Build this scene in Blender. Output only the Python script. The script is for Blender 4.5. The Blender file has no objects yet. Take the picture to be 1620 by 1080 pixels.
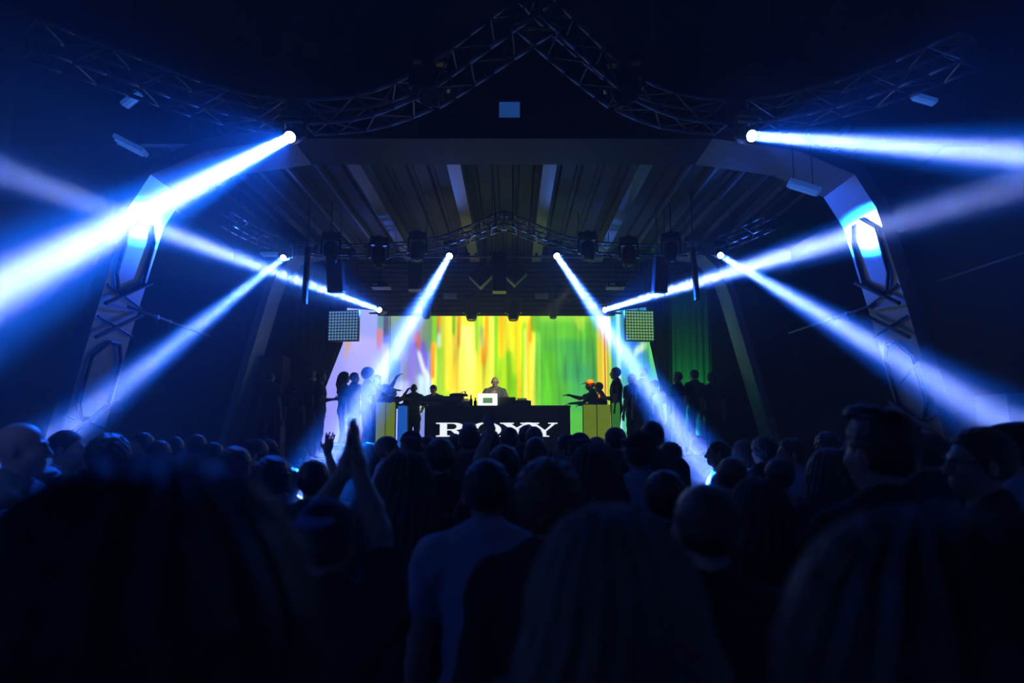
import bpy, math, random
import numpy as np
from mathutils import Vector, Matrix
random.seed(7)
sc = bpy.context.scene
COL = sc.collection
PI = math.pi

# ------------------------------------------------------------------ camera, world, exposure
FPX = 1080.0                      # focal length in pixels of the 1620x1080 frame
PITCH = math.atan(140 / FPX)
CAMZ = 1.75
cd = bpy.data.cameras.new('camera')
cam = bpy.data.objects.new('camera', cd)
COL.objects.link(cam)
cd.lens = 24.0; cd.sensor_width = 36.0; cd.clip_start = 0.05; cd.clip_end = 200
cam.location = (0, 0, CAMZ)
cam.rotation_euler = (PI / 2 + PITCH, 0, 0)
cd.dof.use_dof = True; cd.dof.focus_distance = 12.0; cd.dof.aperture_fstop = 1.6
sc.camera = cam
sc.view_settings.view_transform = 'Standard'
sc.view_settings.look = 'None'
sc.view_settings.exposure = 0.0
sc.view_settings.gamma = 1.0
sc.view_settings.use_curve_mapping = False
world = bpy.data.worlds.new('world'); sc.world = world; world.use_nodes = True
world.node_tree.nodes['Background'].inputs[0].default_value = (0.0, 0.0, 0.0, 1)
sc.cycles.max_bounces = 4
sc.cycles.diffuse_bounces = 3
sc.cycles.glossy_bounces = 2
sc.cycles.transmission_bounces = 2
sc.cycles.volume_bounces = 0
sc.cycles.use_denoising = True
sc.cycles.use_adaptive_sampling = False
sc.cycles.sample_clamp_indirect = 3.0


def P(px, py, Y):
    """World point at depth Y seen at pixel (px, py) of the photograph."""
    x = (px - 810) / FPX; v = (540 - py) / FPX
    t = Y / (math.cos(PITCH) - v * math.sin(PITCH))
    return Vector((t * x, Y, CAMZ + t * (math.sin(PITCH) + v * math.cos(PITCH))))


def PZ(px, py, z):
    """World point at height z seen at pixel (px, py)."""
    v = (540 - py) / FPX
    t = (z - CAMZ) / (math.sin(PITCH) + v * math.cos(PITCH))
    return Vector((t * (px - 810) / FPX, t * (math.cos(PITCH) - v * math.sin(PITCH)), z))


# beams: lens pixel, lens depth, aim pixel, aim depth, core watts, edge watts, core spread, edge spread, glow watts
BEAM_BLUE = (0.006, 0.12, 1.0)
BEAM_CORE = (0.34, 0.46, 1.0)
BEAMS = {
    'front_left':  ((458, 217, 6.85), (0, 455, 3.0), 90, 95, 3.0, 7.5, 2300),
    'front_right': ((1190, 215, 6.85), (1620, 245, 3.8), 44, 50, 2.6, 6.5, 1100),
    'rear_left':   ((448, 408, 11.7), (100, 685, 6.0), 20, 50, 2.4, 4.6, 700),
    'rear_right':  ((1140, 404, 11.7), (1600, 675, 5.0), 30, 50, 2.4, 4.6, 600),
    'rear_inner_left':  ((711, 405, 11.7), (545, 692, 5.6), 34, 62, 2.4, 4.6, 500),
    'rear_inner_right': ((881, 405, 11.7), (1118, 745, 6.0), 45, 70, 2.4, 4.6, 500),
    'stage_left':  ((600, 490, 14.4), (201, 345, 7.74), 62, 62, 2.4, 4.6, 1700),
    'stage_right': ((957, 490, 14.4), (1391, 360, 7.80), 115, 80, 2.8, 5.0, 1200),
}
K_CORE, K_EDGE, K_GLOW, K_SPILL = 1.5, 1.5, 1.2, 60.0


def lamp(name, kind, a, b, power, col, **k):
    l = bpy.data.lights.new(name, kind); l.energy = power; l.color = col
    if kind == 'SPOT': l.spot_size = math.radians(k['deg']); l.shadow_soft_size = k['rad']; l.spot_blend = k['blend']
    else: l.shape = 'DISK'; l.size = k['size']; l.spread = math.radians(k['deg'])
    o = bpy.data.objects.new(name, l); COL.objects.link(o)
    o.location = a; o.rotation_euler = (Vector(b) - Vector(a)).to_track_quat('-Z', 'Y').to_euler()
    return o


for nm, (a, b, kc, ke, dc, de, kg) in BEAMS.items():
    A = P(*a); B = P(*b); d = (B - A).normalized()
    A = A + d * 0.012
    lamp('beam_' + nm, 'AREA', A, B, K_CORE * kc, BEAM_CORE, size=.10, deg=dc)
    lamp('beam_edge_' + nm, 'AREA', A, B, K_EDGE * ke, BEAM_BLUE, size=.11, deg=de)
    if kg > 600: lamp('beam_glow_' + nm, 'SPOT', A, B, K_GLOW * kg, (0.004, 0.09, 1.0), deg=38, rad=.05, blend=1.0)
    lamp('lens_spill_' + nm, 'SPOT', A, B, K_SPILL, (0.008, 0.11, 1.0), deg=150, rad=.04, blend=1.0)

# wide wash opened on the lamp at the left of the stage
A = P(600, 490, 14.4) + Vector((-.03, -.03, 0))
lamp('wash_stage_left', 'SPOT', A, P(480, 440, 12.0), 10000, (0.05, 0.20, 1.0), deg=22, rad=.05, blend=1.0)
# dim blue fill added unseen behind the camera to brighten the crowd's backs
lamp('added_wash_rear', 'SPOT', (-1.6, -1.7, 4.6), (-.2, 2.2, 1.2), 30, (0.03, 0.18, 1.0), deg=75, rad=.15, blend=1.0)

# soft key added to brighten the disc jockey, with no fixture behind it
lamp('added_key_dj', 'SPOT', P(905, 452, 11.3), P(765, 622, 13.9), 420, (1.0, .95, .7), deg=24, rad=.05, blend=.8)

# unseen spots added: green from below on the right curtain, orange on the fans
lamp('added_uplight_curtain', 'SPOT', P(1098, 705, 14.05), P(1098, 560, 14.6), 260, (0.03, 1.0, 0.14), deg=75, rad=.08, blend=1.0)
lamp('added_pin_fans', 'SPOT', P(900, 470, 11.9), P(938, 614, 13.5), 3200, (1.0, 0.22, 0.01), deg=4.5, rad=.03, blend=.6)

# ------------------------------------------------------------------ materials
MATS = {}


def mat(name, col, rough=0.6, metal=0.0, noise=0.0, scale=8.0, bump=0.0, emit=None, es=1.0, spec=0.5, stretch=None, samp=False):
    if name in MATS: return MATS[name]
    m = bpy.data.materials.new(name); m.use_nodes = True
    nt = m.node_tree; b = nt.nodes['Principled BSDF']
    b.inputs['Base Color'].default_value = (*col, 1)
    b.inputs['Roughness'].default_value = rough
    b.inputs['Metallic'].default_value = metal
    b.inputs['Specular IOR Level'].default_value = spec
    if emit:
        b.inputs['Emission Color'].default_value = (*emit, 1)
        b.inputs['Emission Strength'].default_value = es
    if noise or bump:
        tc = nt.nodes.new('ShaderNodeTexCoord'); n = nt.nodes.new('ShaderNodeTexNoise')
        mp = nt.nodes.new('ShaderNodeMapping')
        if stretch: mp.inputs['Scale'].default_value = stretch
        n.inputs['Scale'].default_value = scale; n.inputs['Detail'].default_value = 4
        nt.links.new(tc.outputs['Object'], mp.inputs['Vector']); nt.links.new(mp.outputs[0], n.inputs['Vector'])
        if noise:
            mr = nt.nodes.new('ShaderNodeMapRange')
            mr.inputs['To Min'].default_value = 1 - noise; mr.inputs['To Max'].default_value = 1 + noise
            mx = nt.nodes.new('ShaderNodeVectorMath'); mx.operation = 'SCALE'
            mx.inputs[0].default_value = col
            nt.links.new(n.outputs['Fac'], mr.inputs['Value']); nt.links.new(mr.outputs[0], mx.inputs['Scale'])
            nt.links.new(mx.outputs[0], b.inputs['Base Color'])
        if bump:
            bp = nt.nodes.new('ShaderNodeBump'); bp.inputs['Strength'].default_value = bump
            bp.inputs['Distance'].default_value = 0.01
            nt.links.new(n.outputs['Fac'], bp.inputs['Height']); nt.links.new(bp.outputs[0], b.inputs['Normal'])
    if emit: m.cycles.emission_sampling = 'NONE' if not samp else 'AUTO'
    MATS[name] = m
    return m


M_BLACK = mat('black_paint', (0.012, 0.012, 0.014), 0.5, noise=.3)
M_CASE = mat('lamp_casing', (0.015, 0.015, 0.017), 0.35, noise=.2)
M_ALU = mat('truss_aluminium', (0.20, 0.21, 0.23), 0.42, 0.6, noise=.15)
M_ALU_SHADE = mat('shaded_aluminium', (0.07, 0.075, 0.08), 0.5, 0.3)  # shaded copy of the truss aluminium: front apex gloom put into the colour
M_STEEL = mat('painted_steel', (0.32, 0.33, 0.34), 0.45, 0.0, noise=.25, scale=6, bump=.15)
M_LINTEL = mat('shaded_lintel_steel', (0.012, 0.015, 0.02), 0.7, 0.0, spec=.2, noise=.3, scale=5, bump=.15)  # darker copy of the frame steel, the lintel's dimness put into its colour
M_DARKSTEEL = mat('dark_steel', (0.05, 0.05, 0.055), 0.5, 0.2, noise=.3)
M_MOULD = mat('dark_moulding', (0.02, 0.02, 0.022), 0.6)
M_WALL = mat('wall_plaster', (0.045, 0.05, 0.06), 0.85, noise=.35, scale=1.5, bump=.2)
M_WALL2 = mat('wall_panel', (0.11, 0.12, 0.14), 0.8, noise=.3, scale=3)
M_CEIL = mat('roof_deck', (0.022, 0.026, 0.028), 0.7, noise=.35, scale=3, bump=.2)
M_FLOOR = mat('floor_concrete', (0.04, 0.04, 0.045), 0.45, noise=.4, scale=2, bump=.15)
M_STAGE = mat('stage_deck', (0.02, 0.02, 0.022), 0.6, noise=.3)
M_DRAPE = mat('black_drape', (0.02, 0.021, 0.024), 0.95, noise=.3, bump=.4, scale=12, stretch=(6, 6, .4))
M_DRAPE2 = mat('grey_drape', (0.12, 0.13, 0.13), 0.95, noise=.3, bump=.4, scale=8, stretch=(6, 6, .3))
M_LENS = mat('lit_lens', (0.8, 0.8, 0.9), 0.2, emit=(0.6, 0.75, 1.0), es=30)
M_DLENS = mat('dark_lens', (0.02, 0.02, 0.03), 0.08)
M_CELL = mat('blinder_cell', (0.55, 0.55, 0.5), 0.25, 0.4)
M_WHITE = mat('white_plastic', (0.8, 0.82, 0.82), 0.5, noise=.1)
M_SIGN = mat('lit_letter', (0.8, 0.8, 0.8), 0.4, emit=(0.78, 0.83, 0.86), es=1.3)
M_PANEL = mat('lit_cladding', (0.1, 0.12, 0.03), 0.5, emit=(0.13, 0.19, 0.012), es=1.0)
M_PANELB = mat('lit_cladding_blue', (0.03, 0.06, 0.15), 0.5, emit=(0.01, 0.10, 0.50), es=1.0)
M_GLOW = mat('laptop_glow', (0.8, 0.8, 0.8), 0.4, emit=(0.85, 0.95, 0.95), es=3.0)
M_LED = mat('red_indicator', (0.3, 0, 0), 0.4, emit=(1, 0.01, 0.03), es=3)
M_SKIN = mat('skin', (0.42, 0.26, 0.19), 0.5, noise=.12, scale=20)
M_SKIN2 = mat('skin_dark', (0.13, 0.075, 0.05), 0.45, noise=.12, scale=20)
M_HAIR = mat('dark_hair', (0.012, 0.009, 0.008), 0.45, noise=.3, scale=60, bump=.5, stretch=(3, 3, .5))
M_HAIRB = mat('brown_hair', (0.06, 0.035, 0.02), 0.45, noise=.4, scale=60, bump=.5, stretch=(3, 3, .5))
M_HAIRL = mat('ash_blond_hair', (0.17, 0.13, 0.09), 0.45, noise=.4, scale=60, bump=.5, stretch=(3, 3, .4))
M_GLASS = mat('spectacle_frame', (0.01, 0.01, 0.01), 0.2)
CLOTH = {
    'black': mat('black_cotton', (0.010, 0.010, 0.012), 0.95, noise=.3, bump=.2, scale=30),
    'navy': mat('navy_cotton', (0.015, 0.02, 0.05), 0.95, noise=.3, bump=.2, scale=30),
    'grey': mat('grey_cotton', (0.10, 0.105, 0.11), 0.95, noise=.2, bump=.2, scale=30),
    'pale': mat('pale_blue_cotton', (0.36, 0.42, 0.5), 0.9, noise=.12, bump=.2, scale=30),
    'white': mat('white_cotton', (0.72, 0.72, 0.72), 0.9, noise=.1, bump=.2, scale=30),
    'denim': mat('denim', (0.03, 0.045, 0.09), 0.95, noise=.3, bump=.2, scale=30),
    'orange': mat('orange_cloth', (0.85, 0.13, 0.02), 0.8, noise=.1, emit=(0.9, 0.12, 0.02), es=0.0),
}

# ------------------------------------------------------------------ mesh helpers


class MB:
    """Collects shapes, links them as one mesh object."""
    def __init__(s): s.v = []; s.f = []; s.sm = []

    def add(s, vs, fs, smooth=False):
        n = len(s.v); s.v += [tuple(v) for v in vs]
        s.f += [tuple(i + n for i in f) for f in fs]; s.sm += [smooth] * len(fs)
        return s

    def box(s, c, d, R=None):
        c = Vector(c); hx, hy, hz = d[0] / 2, d[1] / 2, d[2] / 2
        vs = []
        for x in (-hx, hx):
            for y in (-hy, hy):
                for z in (-hz, hz):
                    p = Vector((x, y, z))
                    if R is not None: p = R @ p
                    vs.append(c + p)
        return s.add(vs, [(0, 1, 3, 2), (4, 6, 7, 5), (0, 4, 5, 1), (2, 3, 7, 6), (0, 2, 6, 4), (1, 5, 7, 3)])

    def prism(s, poly, y0, y1):
        """poly of (x, z), extruded from y0 to y1"""
        n = len(poly)
        vs = [(x, y0, z) for x, z in poly] + [(x, y1, z) for x, z in poly]
        fs = [tuple(range(n)), tuple(range(2 * n - 1, n - 1, -1))]
        fs += [(i, i + n, (i + 1) % n + n, (i + 1) % n) for i in range(n)]
        return s.add(vs, fs)

    def tube(s, a, b, r, n=8, r2=None, caps=True):
        a = Vector(a); b = Vector(b); d = b - a
        if d.length < 1e-6: return s
        q = d.to_track_quat('Z', 'Y'); r2 = r if r2 is None else r2
        vs = []
        for p, rr in ((a, r), (b, r2)):
            for i in range(n):
                t = 2 * PI * i / n
                vs.append(p + q @ Vector((rr * math.cos(t), rr * math.sin(t), 0)))
        fs = [(i, (i + 1) % n, (i + 1) % n + n, i + n) for i in range(n)]
        if caps: fs += [tuple(range(n - 1, -1, -1)), tuple(range(n, 2 * n))]
        return s.add(vs, fs, n > 6)

    def lathe(s, prof, M, n=24):
        """prof of (r, h) turned about local Z, placed by matrix M"""
        vs = []
        for r, h in prof:
            for i in range(n):
                t = 2 * PI * i / n
                vs.append(M @ Vector((r * math.cos(t), r * math.sin(t), h)))
        fs = []
        for k in range(len(prof) - 1):
            for i in range(n):
                j = (i + 1) % n
                fs.append((k * n + i, k * n + j, (k + 1) * n + j, (k + 1) * n + i))
        return s.add(vs, fs, True)

    def path(s, pts, r, n=8):
        for a, b in zip(pts[:-1], pts[1:]): s.tube(a, b, r, n)
        return s

    def build(s, name, m, parent=None, bevel=0):
        me = bpy.data.meshes.new(name); me.from_pydata(s.v, [], s.f)
        me.polygons.foreach_set('use_smooth', s.sm)
        me.materials.append(m); me.update()
        o = bpy.data.objects.new(name, me); COL.objects.link(o)
        if parent is not None:
            o.parent = parent
            o.matrix_parent_inverse = parent.matrix_world.inverted() if not parent.get('_local') else Matrix()
        if bevel:
            b = o.modifiers.new('bevel', 'BEVEL'); b.width = bevel; b.segments = 2; b.limit_method = 'ANGLE'
        return o


def tag(o, label=None, cat=None, group=None, kind=None):
    if label: o['label'] = label
    if cat: o['category'] = cat
    if group: o['group'] = group
    if kind: o['kind'] = kind
    return o


def empty(name, loc, R=None):
    o = bpy.data.objects.new(name, None); COL.objects.link(o)
    o.empty_display_size = .1
    M = Matrix.Translation(Vector(loc))
    if R is not None: M = M @ R.to_4x4()
    o.matrix_world = M
    o['_local'] = True          # children are given in the thing's own coordinates
    return o


def struct(name, mb, m, **k):
    return tag(mb.build(name, m, **k), kind='structure')


# ------------------------------------------------------------------ haze
hz = bpy.data.materials.new('haze'); hz.use_nodes = True
nt = hz.node_tree; nt.nodes.clear()
out = nt.nodes.new('ShaderNodeOutputMaterial'); vs_ = nt.nodes.new('ShaderNodeVolumeScatter')
vs_.inputs['Density'].default_value = 0.014; vs_.inputs['Anisotropy'].default_value = 0.25
vs_.inputs['Color'].default_value = (1, 1, 1, 1)
nt.links.new(vs_.outputs[0], out.inputs['Volume'])
XL, XR, YB, YF, ZT = -7.2, 7.2, -2.0, 17.2, 6.4
hb = MB().box(((XL + XR) / 2, (YB + YF) / 2, ZT / 2), (XR - XL + .3, YF - YB + .3, ZT + .3)).build('haze', hz)
tag(hb, 'thin theatrical haze filling the whole hall', 'haze', kind='stuff')

# ------------------------------------------------------------------ room shell
struct('floor', MB().box((0, 7.6, -.1), (14.8, 19.6, .2)), M_FLOOR)
struct('wall_left', MB().box((XL - .1, 7.6, 3.2), (.2, 19.6, 6.6)), M_WALL)
struct('wall_right', MB().box((XR + .1, 7.6, 3.2), (.2, 19.6, 6.6)), M_WALL)
struct('wall_back', MB().box((0, YF + .1, 3.2), (14.8, .2, 6.6)), M_WALL)
struct('wall_rear', MB().box((0, YB - .1, 3.2), (14.8, .2, 6.6)), M_WALL)
cb = MB().box((0, 7.6, ZT + .1), (14.8, 19.6, .2))
struct('ceiling', cb, M_WALL)

# ribbed roof deck between the two portal frames
d = MB(); zc = 5.66
x = -5.0
prof = []
while x < 5.0:
    prof += [(x, zc), (x + .20, zc), (x + .23, zc + .05), (x + .29, zc + .05)]
    x += .32
poly = prof
n = len(poly)
vsx = [(a, 8.62, b) for a, b in poly] + [(a, 17.0, b) for a, b in poly] + [(a, 8.62, b + .03) for a, b in poly] + [(a, 17.0, b + .03) for a, b in poly]
fsx = []
for i in range(n - 1):
    fsx += [(i, i + 1, n + i + 1, n + i), (2 * n + i, 3 * n + i, 3 * n + i + 1, 2 * n + i + 1), (i, 2 * n + i, 2 * n + i + 1, i + 1)]
d.add(vsx, fsx)
struct('trim_roof_deck', d, M_CEIL)

# portal frames: bent box sections whose inner faces carry the panels
def frame(Y0, Y1, pxpts, thick, mirror, labels, mould, foot_extra=True):
    for side, lab in ((1, labels[0]), (-1, labels[1])):
        W = [P(px if side > 0 else 2 * mirror - px, py, Y0) for px, py in pxpts]
        pts = [(p.x, p.z) for p in W]
        a, b = pts[-2], pts[-1]
        t = (0 - b[1]) / (b[1] - a[1])
        foot = (b[0] + (b[0] - a[0]) * t, 0.0)
        pts.append(foot)
        outp = []
        n = len(pts)
        for i, p in enumerate(pts):
            a = pts[max(i - 1, 0)]; b = pts[min(i + 1, n - 1)]
            dx, dz = b[0] - a[0], b[1] - a[1]; l = math.hypot(dx, dz)
            nx, nz = -dz / l * side, dx / l * side
            if nx * side < -1e-3 or (abs(nx) < 1e-3 and nz < 0): nx, nz = -nx, -nz
            if i == n - 1: nx, nz = side * 1.0, 0.0
            outp.append((p[0] + nx * thick, p[1] + nz * thick))
        root = empty('portal_column', (foot[0], Y0, 0))
        R = root.matrix_world.inverted()
        mb = MB()
        for i in range(n - 1):
            mb.prism([pts[i], pts[i + 1], outp[i + 1], outp[i]], Y0, Y1)
        mb.v = [tuple(R @ Vector(v)) for v in mb.v]
        mb.build('column_body', M_STEEL, root)
        tag(root, lab, 'column', kind='structure')
        if mould:
            k = pts[mould]; f = pts[-1]
            u = Vector((f[0] - k[0], 0, f[1] - k[1])); Lh = u.length; u.normalize()
            nrm = Vector((u.z, 0, -u.x)) * side          # into the hall
            if nrm.x * side > 0: nrm = -nrm
            o0 = Vector((k[0], (Y0 + Y1) / 2, k[1])) + nrm * .012
            h = (Y1 - Y0) / 2

            def at(s, t): return R @ (o0 + u * s + Vector((0, 1, 0)) * t)
            mm = MB(); rods = MB(); s0 = 0.03
            for rep in range(5):
                hl = .92
                hexa = [(s0 + .2, -h * .72), (s0, -h * .1), (s0, h * .4), (s0 + .2, h * .72), (s0 + hl - .18, h * .72), (s0 + hl, h * .1), (s0 + hl, -h * .4), (s0 + hl - .18, -h * .72)]
                for i in range(8): mm.tube(at(*hexa[i]), at(*hexa[(i + 1) % 8]), .022, 6)
                e = s0 + hl
                rods.tube(at(e - .22, h * .98) + nrm * .04, at(e + .20, -h * .98) + nrm * .04, .024, 6)
                mm.tube(at(e - .02, -h), at(e + .13, h), .014, 6)
                rods.tube(at(e + .20, h * .98) + nrm * .04, at(e + .60, -h * .98) + nrm * .04, .024, 6)
                mm.tube(at(e + .36, -h), at(e + .50, h), .014, 6)
                s0 += hl + .62
                if s0 + 1.1 > Lh: break
            mm.build('moulding', M_MOULD, root); rods.build('brace_rod', M_DARKSTEEL, root)


NEAR = [(1128, 219), (1262, 238), (1352, 276), (1386, 328), (1440, 500), (1474, 618)]
frame(7.7, 8.5, NEAR, .16, 795,
      ['raking grey steel column with hexagonal panels, right of the crowd, whitened by a beam',
       'raking grey steel column with hexagonal panels, left of the crowd behind the broad beam'], 3)
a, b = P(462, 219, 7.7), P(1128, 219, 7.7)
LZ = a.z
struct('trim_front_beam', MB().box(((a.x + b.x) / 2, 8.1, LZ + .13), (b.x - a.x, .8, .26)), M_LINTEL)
struct('trim_fascia', MB().box((-.15, 8.55, (LZ + .27 + ZT) / 2), (12.8, .1, ZT - LZ - .29)), M_WALL)
fs = MB()
for k in range(3): fs.box((-.15, 8.48, LZ + .42 + k * .24), (7.5, .04, .03))
struct('trim_fascia_rib', fs, M_DARKSTEEL)

BACK = [(1075, 398), (1115, 404), (1142, 432), (1156, 470), (1198, 612)]
frame(13.1, 13.75, BACK, .14, 790,
      ['slim raking steel column behind the right end of the rear truss',
       'slim raking steel column behind the left end of the rear truss'], 0)

# longitudinal I-beams under the deck
for k, xx in enumerate((-2.17, -.80, .52, 1.84)):
    mb = MB().box((xx, 11.4, zc - .03), (.16, 6.0, .025)).box((xx, 11.4, zc - .16), (.02, 6.0, .26)).box((xx, 11.4, zc - .30), (.19, 6.0, .025))
    struct('trim_roof_beam', mb, mat('beam_steel', (.16, .17, .18), .5, noise=.3))
    mb2 = MB()
# purlins and cable trays at the sides of the roof
for xx in (-4.1, -3.75, -3.3, -2.85, 2.6, 3.0, 3.45, 3.85, 4.3):
    struct('trim_purlin', MB().box((xx, 11.3, zc - .07), (.045, 6.0, .09)), mat('beam_steel', (.16, .17, .18), .5, noise=.3))

# side walls' lower ledges and panels seen behind the crowd
for sx in (-1, 1):
    struct('trim_ledge_' + ('left' if sx < 0 else 'right'), MB().box((sx * 6.7, 7.5, 1.0), (.8, 14, 2.0)).box((sx * 6.68, 7.5, 2.03), (.86, 14, .06)), M_WALL)
a = P(1425, 640, 9.0); b = P(1492, 700, 9.0)
bx = MB().box(((a.x + b.x) / 2, 9.3, a.z / 2), (b.x - a.x, .6, a.z))
tag(bx.build('bar_counter', M_WALL2, bevel=.01), 'plain pale service box standing right of the tall man by the column', 'counter')
a = P(1588, 622, 7.0)
bx = MB().box((a.x + .35, 7.2, a.z / 2), (.7, .5, a.z))
tag(bx.build('bar_counter', M_WALL2, bevel=.01), 'plain pale upright box at the right edge above the flat-capped person', 'counter')

# horizontal tie rods from the columns


def tie(p, q, label, extra=None):
    root = empty('tie_rod', p)
    mb = MB().tube((0, 0, 0), q - p, .018, 8)
    mb.build('rod', M_STEEL, root)
    if extra is not None:
        e = MB()
        for t in extra:
            m_ = (q - p) * t
            e.box(m_, (.05, .05, .05)); e.tube(m_, m_ + Vector((0, 0, -.1)), .01, 6)
        e.build('bracket', M_STEEL, root)
    tag(root, label, 'rod', 'tie rods by the columns')


tie(P(203, 485, 8.0), P(330, 531, 11.5), 'thin horizontal rod running back from the left hexagon-panelled column', (.28, .42))
tie(P(1385, 481, 8.0), P(1248, 527, 11.5), 'thin horizontal rod running back from the right hexagon-panelled column', (.25, .4))
tie(P(1423, 606, 7.68), P(1455, 571, 7.68), 'short steep rod low in front of the right hexagon-panelled column')
tie(P(1480, 446, 11.0), P(1625, 398, 7.5), 'faint rod high on the right wall at the frame edge')

# ------------------------------------------------------------------ trusses


def resample(pts, step):
    out = [pts[0]]
    seg = [(b - a).length for a, b in zip(pts[:-1], pts[1:])]
    tot = sum(seg); n = max(2, round(tot / step))
    for i in range(1, n + 1):
        t = tot * i / n; k = 0
        while k < len(seg) - 1 and t > seg[k]: t -= seg[k]; k += 1
        out.append(pts[k].lerp(pts[k + 1], min(1, t / seg[k])))
    return out


def smooth_path(pts, it=2):
    for _ in range(it):
        o = [pts[0]]
        for a, b in zip(pts[:-1], pts[1:]): o += [a.lerp(b, .25), a.lerp(b, .75)]
        pts = o + [pts[-1]]
    return pts


CHORDS = []


def hang(root, top, r=.012, reach=.75, name='clamp'):
    """suspension from the local point top to the nearest truss chord, else straight up to the roof"""
    w = root.matrix_world @ Vector(top)
    best = min(CHORDS, key=lambda p: (p - w).length) if CHORDS else None
    if best is not None and (best - w).length < reach: end = best
    else: end = Vector((w.x, w.y, (ZT if w.y < 8.5 else zc + .02)))
    e = root.matrix_world.inverted() @ end
    MB().tube(top, e, r, 6).build(name, M_DARKSTEEL, root)


def truss(pxs, z, w, h, r, label, step=.3, smooth=True, m=None, low=False):
    m = m or M_ALU
    """box truss whose near upper chord follows the given pixels at height z"""
    pts = [PZ(px, py, z - h if low else z) for px, py in pxs]
    for p in pts: p.z = z
    if smooth and len(pts) > 2: pts = smooth_path(pts)
    pts = resample(pts, step)
    o = pts[0].copy()
    root = empty('lighting_truss', o)
    n = len(pts); A = []; B = []
    for i, p in enumerate(pts):
        t = (pts[min(i + 1, n - 1)] - pts[max(i - 1, 0)]).normalized()
        nn = Vector((-t.y, t.x, 0))
        if nn.y < 0: nn = -nn
        A.append(p - o); B.append(p - o + nn * w)
    dn = Vector((0, 0, -h))
    rails = [A, [p + dn for p in A], B, [p + dn for p in B]]
    for rl in rails: MB().path(rl, r, 8).build('chord', m, root)
    CHORDS.extend(p + o for p in rails[1] + rails[3])
    br = MB()
    for i in range(n - 1):
        j = i + 1
        q = (i, j) if i % 2 == 0 else (j, i)
        rr = r * .45
        br.tube(rails[0][q[0]], rails[1][q[1]], rr, 6); br.tube(rails[2][q[0]], rails[3][q[1]], rr, 6)
        br.tube(rails[0][q[0]], rails[2][q[1]], rr, 6); br.tube(rails[1][q[1]], rails[3][q[0]], rr, 6)
    for i in (0, n - 1):
        br.tube(rails[0][i], rails[1][i], r * .6, 6); br.tube(rails[2][i], rails[3][i], r * .6, 6)
        br.tube(rails[0][i], rails[2][i], r * .6, 6); br.tube(rails[1][i], rails[3][i], r * .6, 6)
    br.build('lattice', m, root)
    # hangers to the roof
    for i in (1, n - 2):
        top = (ZT if o.y + A[i].y < 8.2 else zc) - o.z - .005
        MB().tube(A[i], (A[i].x, A[i].y, top + .01), .006, 6).build('hanger', M_DARKSTEEL, root)
    tag(root, label, 'truss', 'curved lighting truss sections')
    return root


truss([(60, 30), (140, 62), (228, 95), (300, 124), (380, 147), (452, 157)], 5.30, .27, .27, .022, 'curved aluminium truss section sweeping up to the upper left corner')
truss([(482, 158), (560, 153), (610, 138), (655, 115)], 5.30, .27, .27, .022, 'curved aluminium truss section right of the upper left beam lamp')
truss([(660, 156), (717, 117), (790, 64), (848, 22)], 5.30, .27, .27, .022, 'dark straight truss section rising to the front apex from the left', smooth=False, m=M_ALU_SHADE, low=True)
truss([(856, 22), (905, 72), (955, 118), (1000, 156)], 5.30, .27, .27, .022, 'dark straight truss section falling from the front apex to the right', smooth=False, m=M_ALU_SHADE, low=True)
truss([(1006, 118), (1050, 142), (1090, 152), (1150, 158)], 5.30, .27, .27, .022, 'curved aluminium truss section left of the upper right beam lamp')
truss([(1184, 157), (1240, 150), (1330, 128), (1420, 96), (1520, 50)], 5.30, .27, .27, .022, 'curved aluminium truss section sweeping up to the upper right corner')
truss([(365, 335), (405, 360), (440, 374)], 5.16, .2, .2, .017, 'short rear truss wing sloping down to the left beam lamp')
truss([(470, 381), (530, 386), (590, 387), (650, 382)], 5.16, .2, .2, .017, 'rear truss section carrying the hanging lamps left of the centre peak')
truss([(655, 382), (700, 373), (745, 356), (796, 334)], 5.16, .2, .2, .017, 'rear truss section rising from the left to the centre peak', smooth=False)
truss([(799, 334), (850, 356), (890, 373), (935, 382)], 5.16, .2, .2, .017, 'rear truss section falling from the centre peak to the right', smooth=False)
truss([(940, 382), (1000, 387), (1060, 386), (1110, 380)], 5.16, .2, .2, .017, 'rear truss section carrying the hanging lamps right of the centre peak')
truss([(1138, 374), (1170, 361), (1210, 342)], 5.16, .2, .2, .017, 'short rear truss wing sloping up to the right of the beam lamp')

# ------------------------------------------------------------------ moving head lamps


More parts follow.
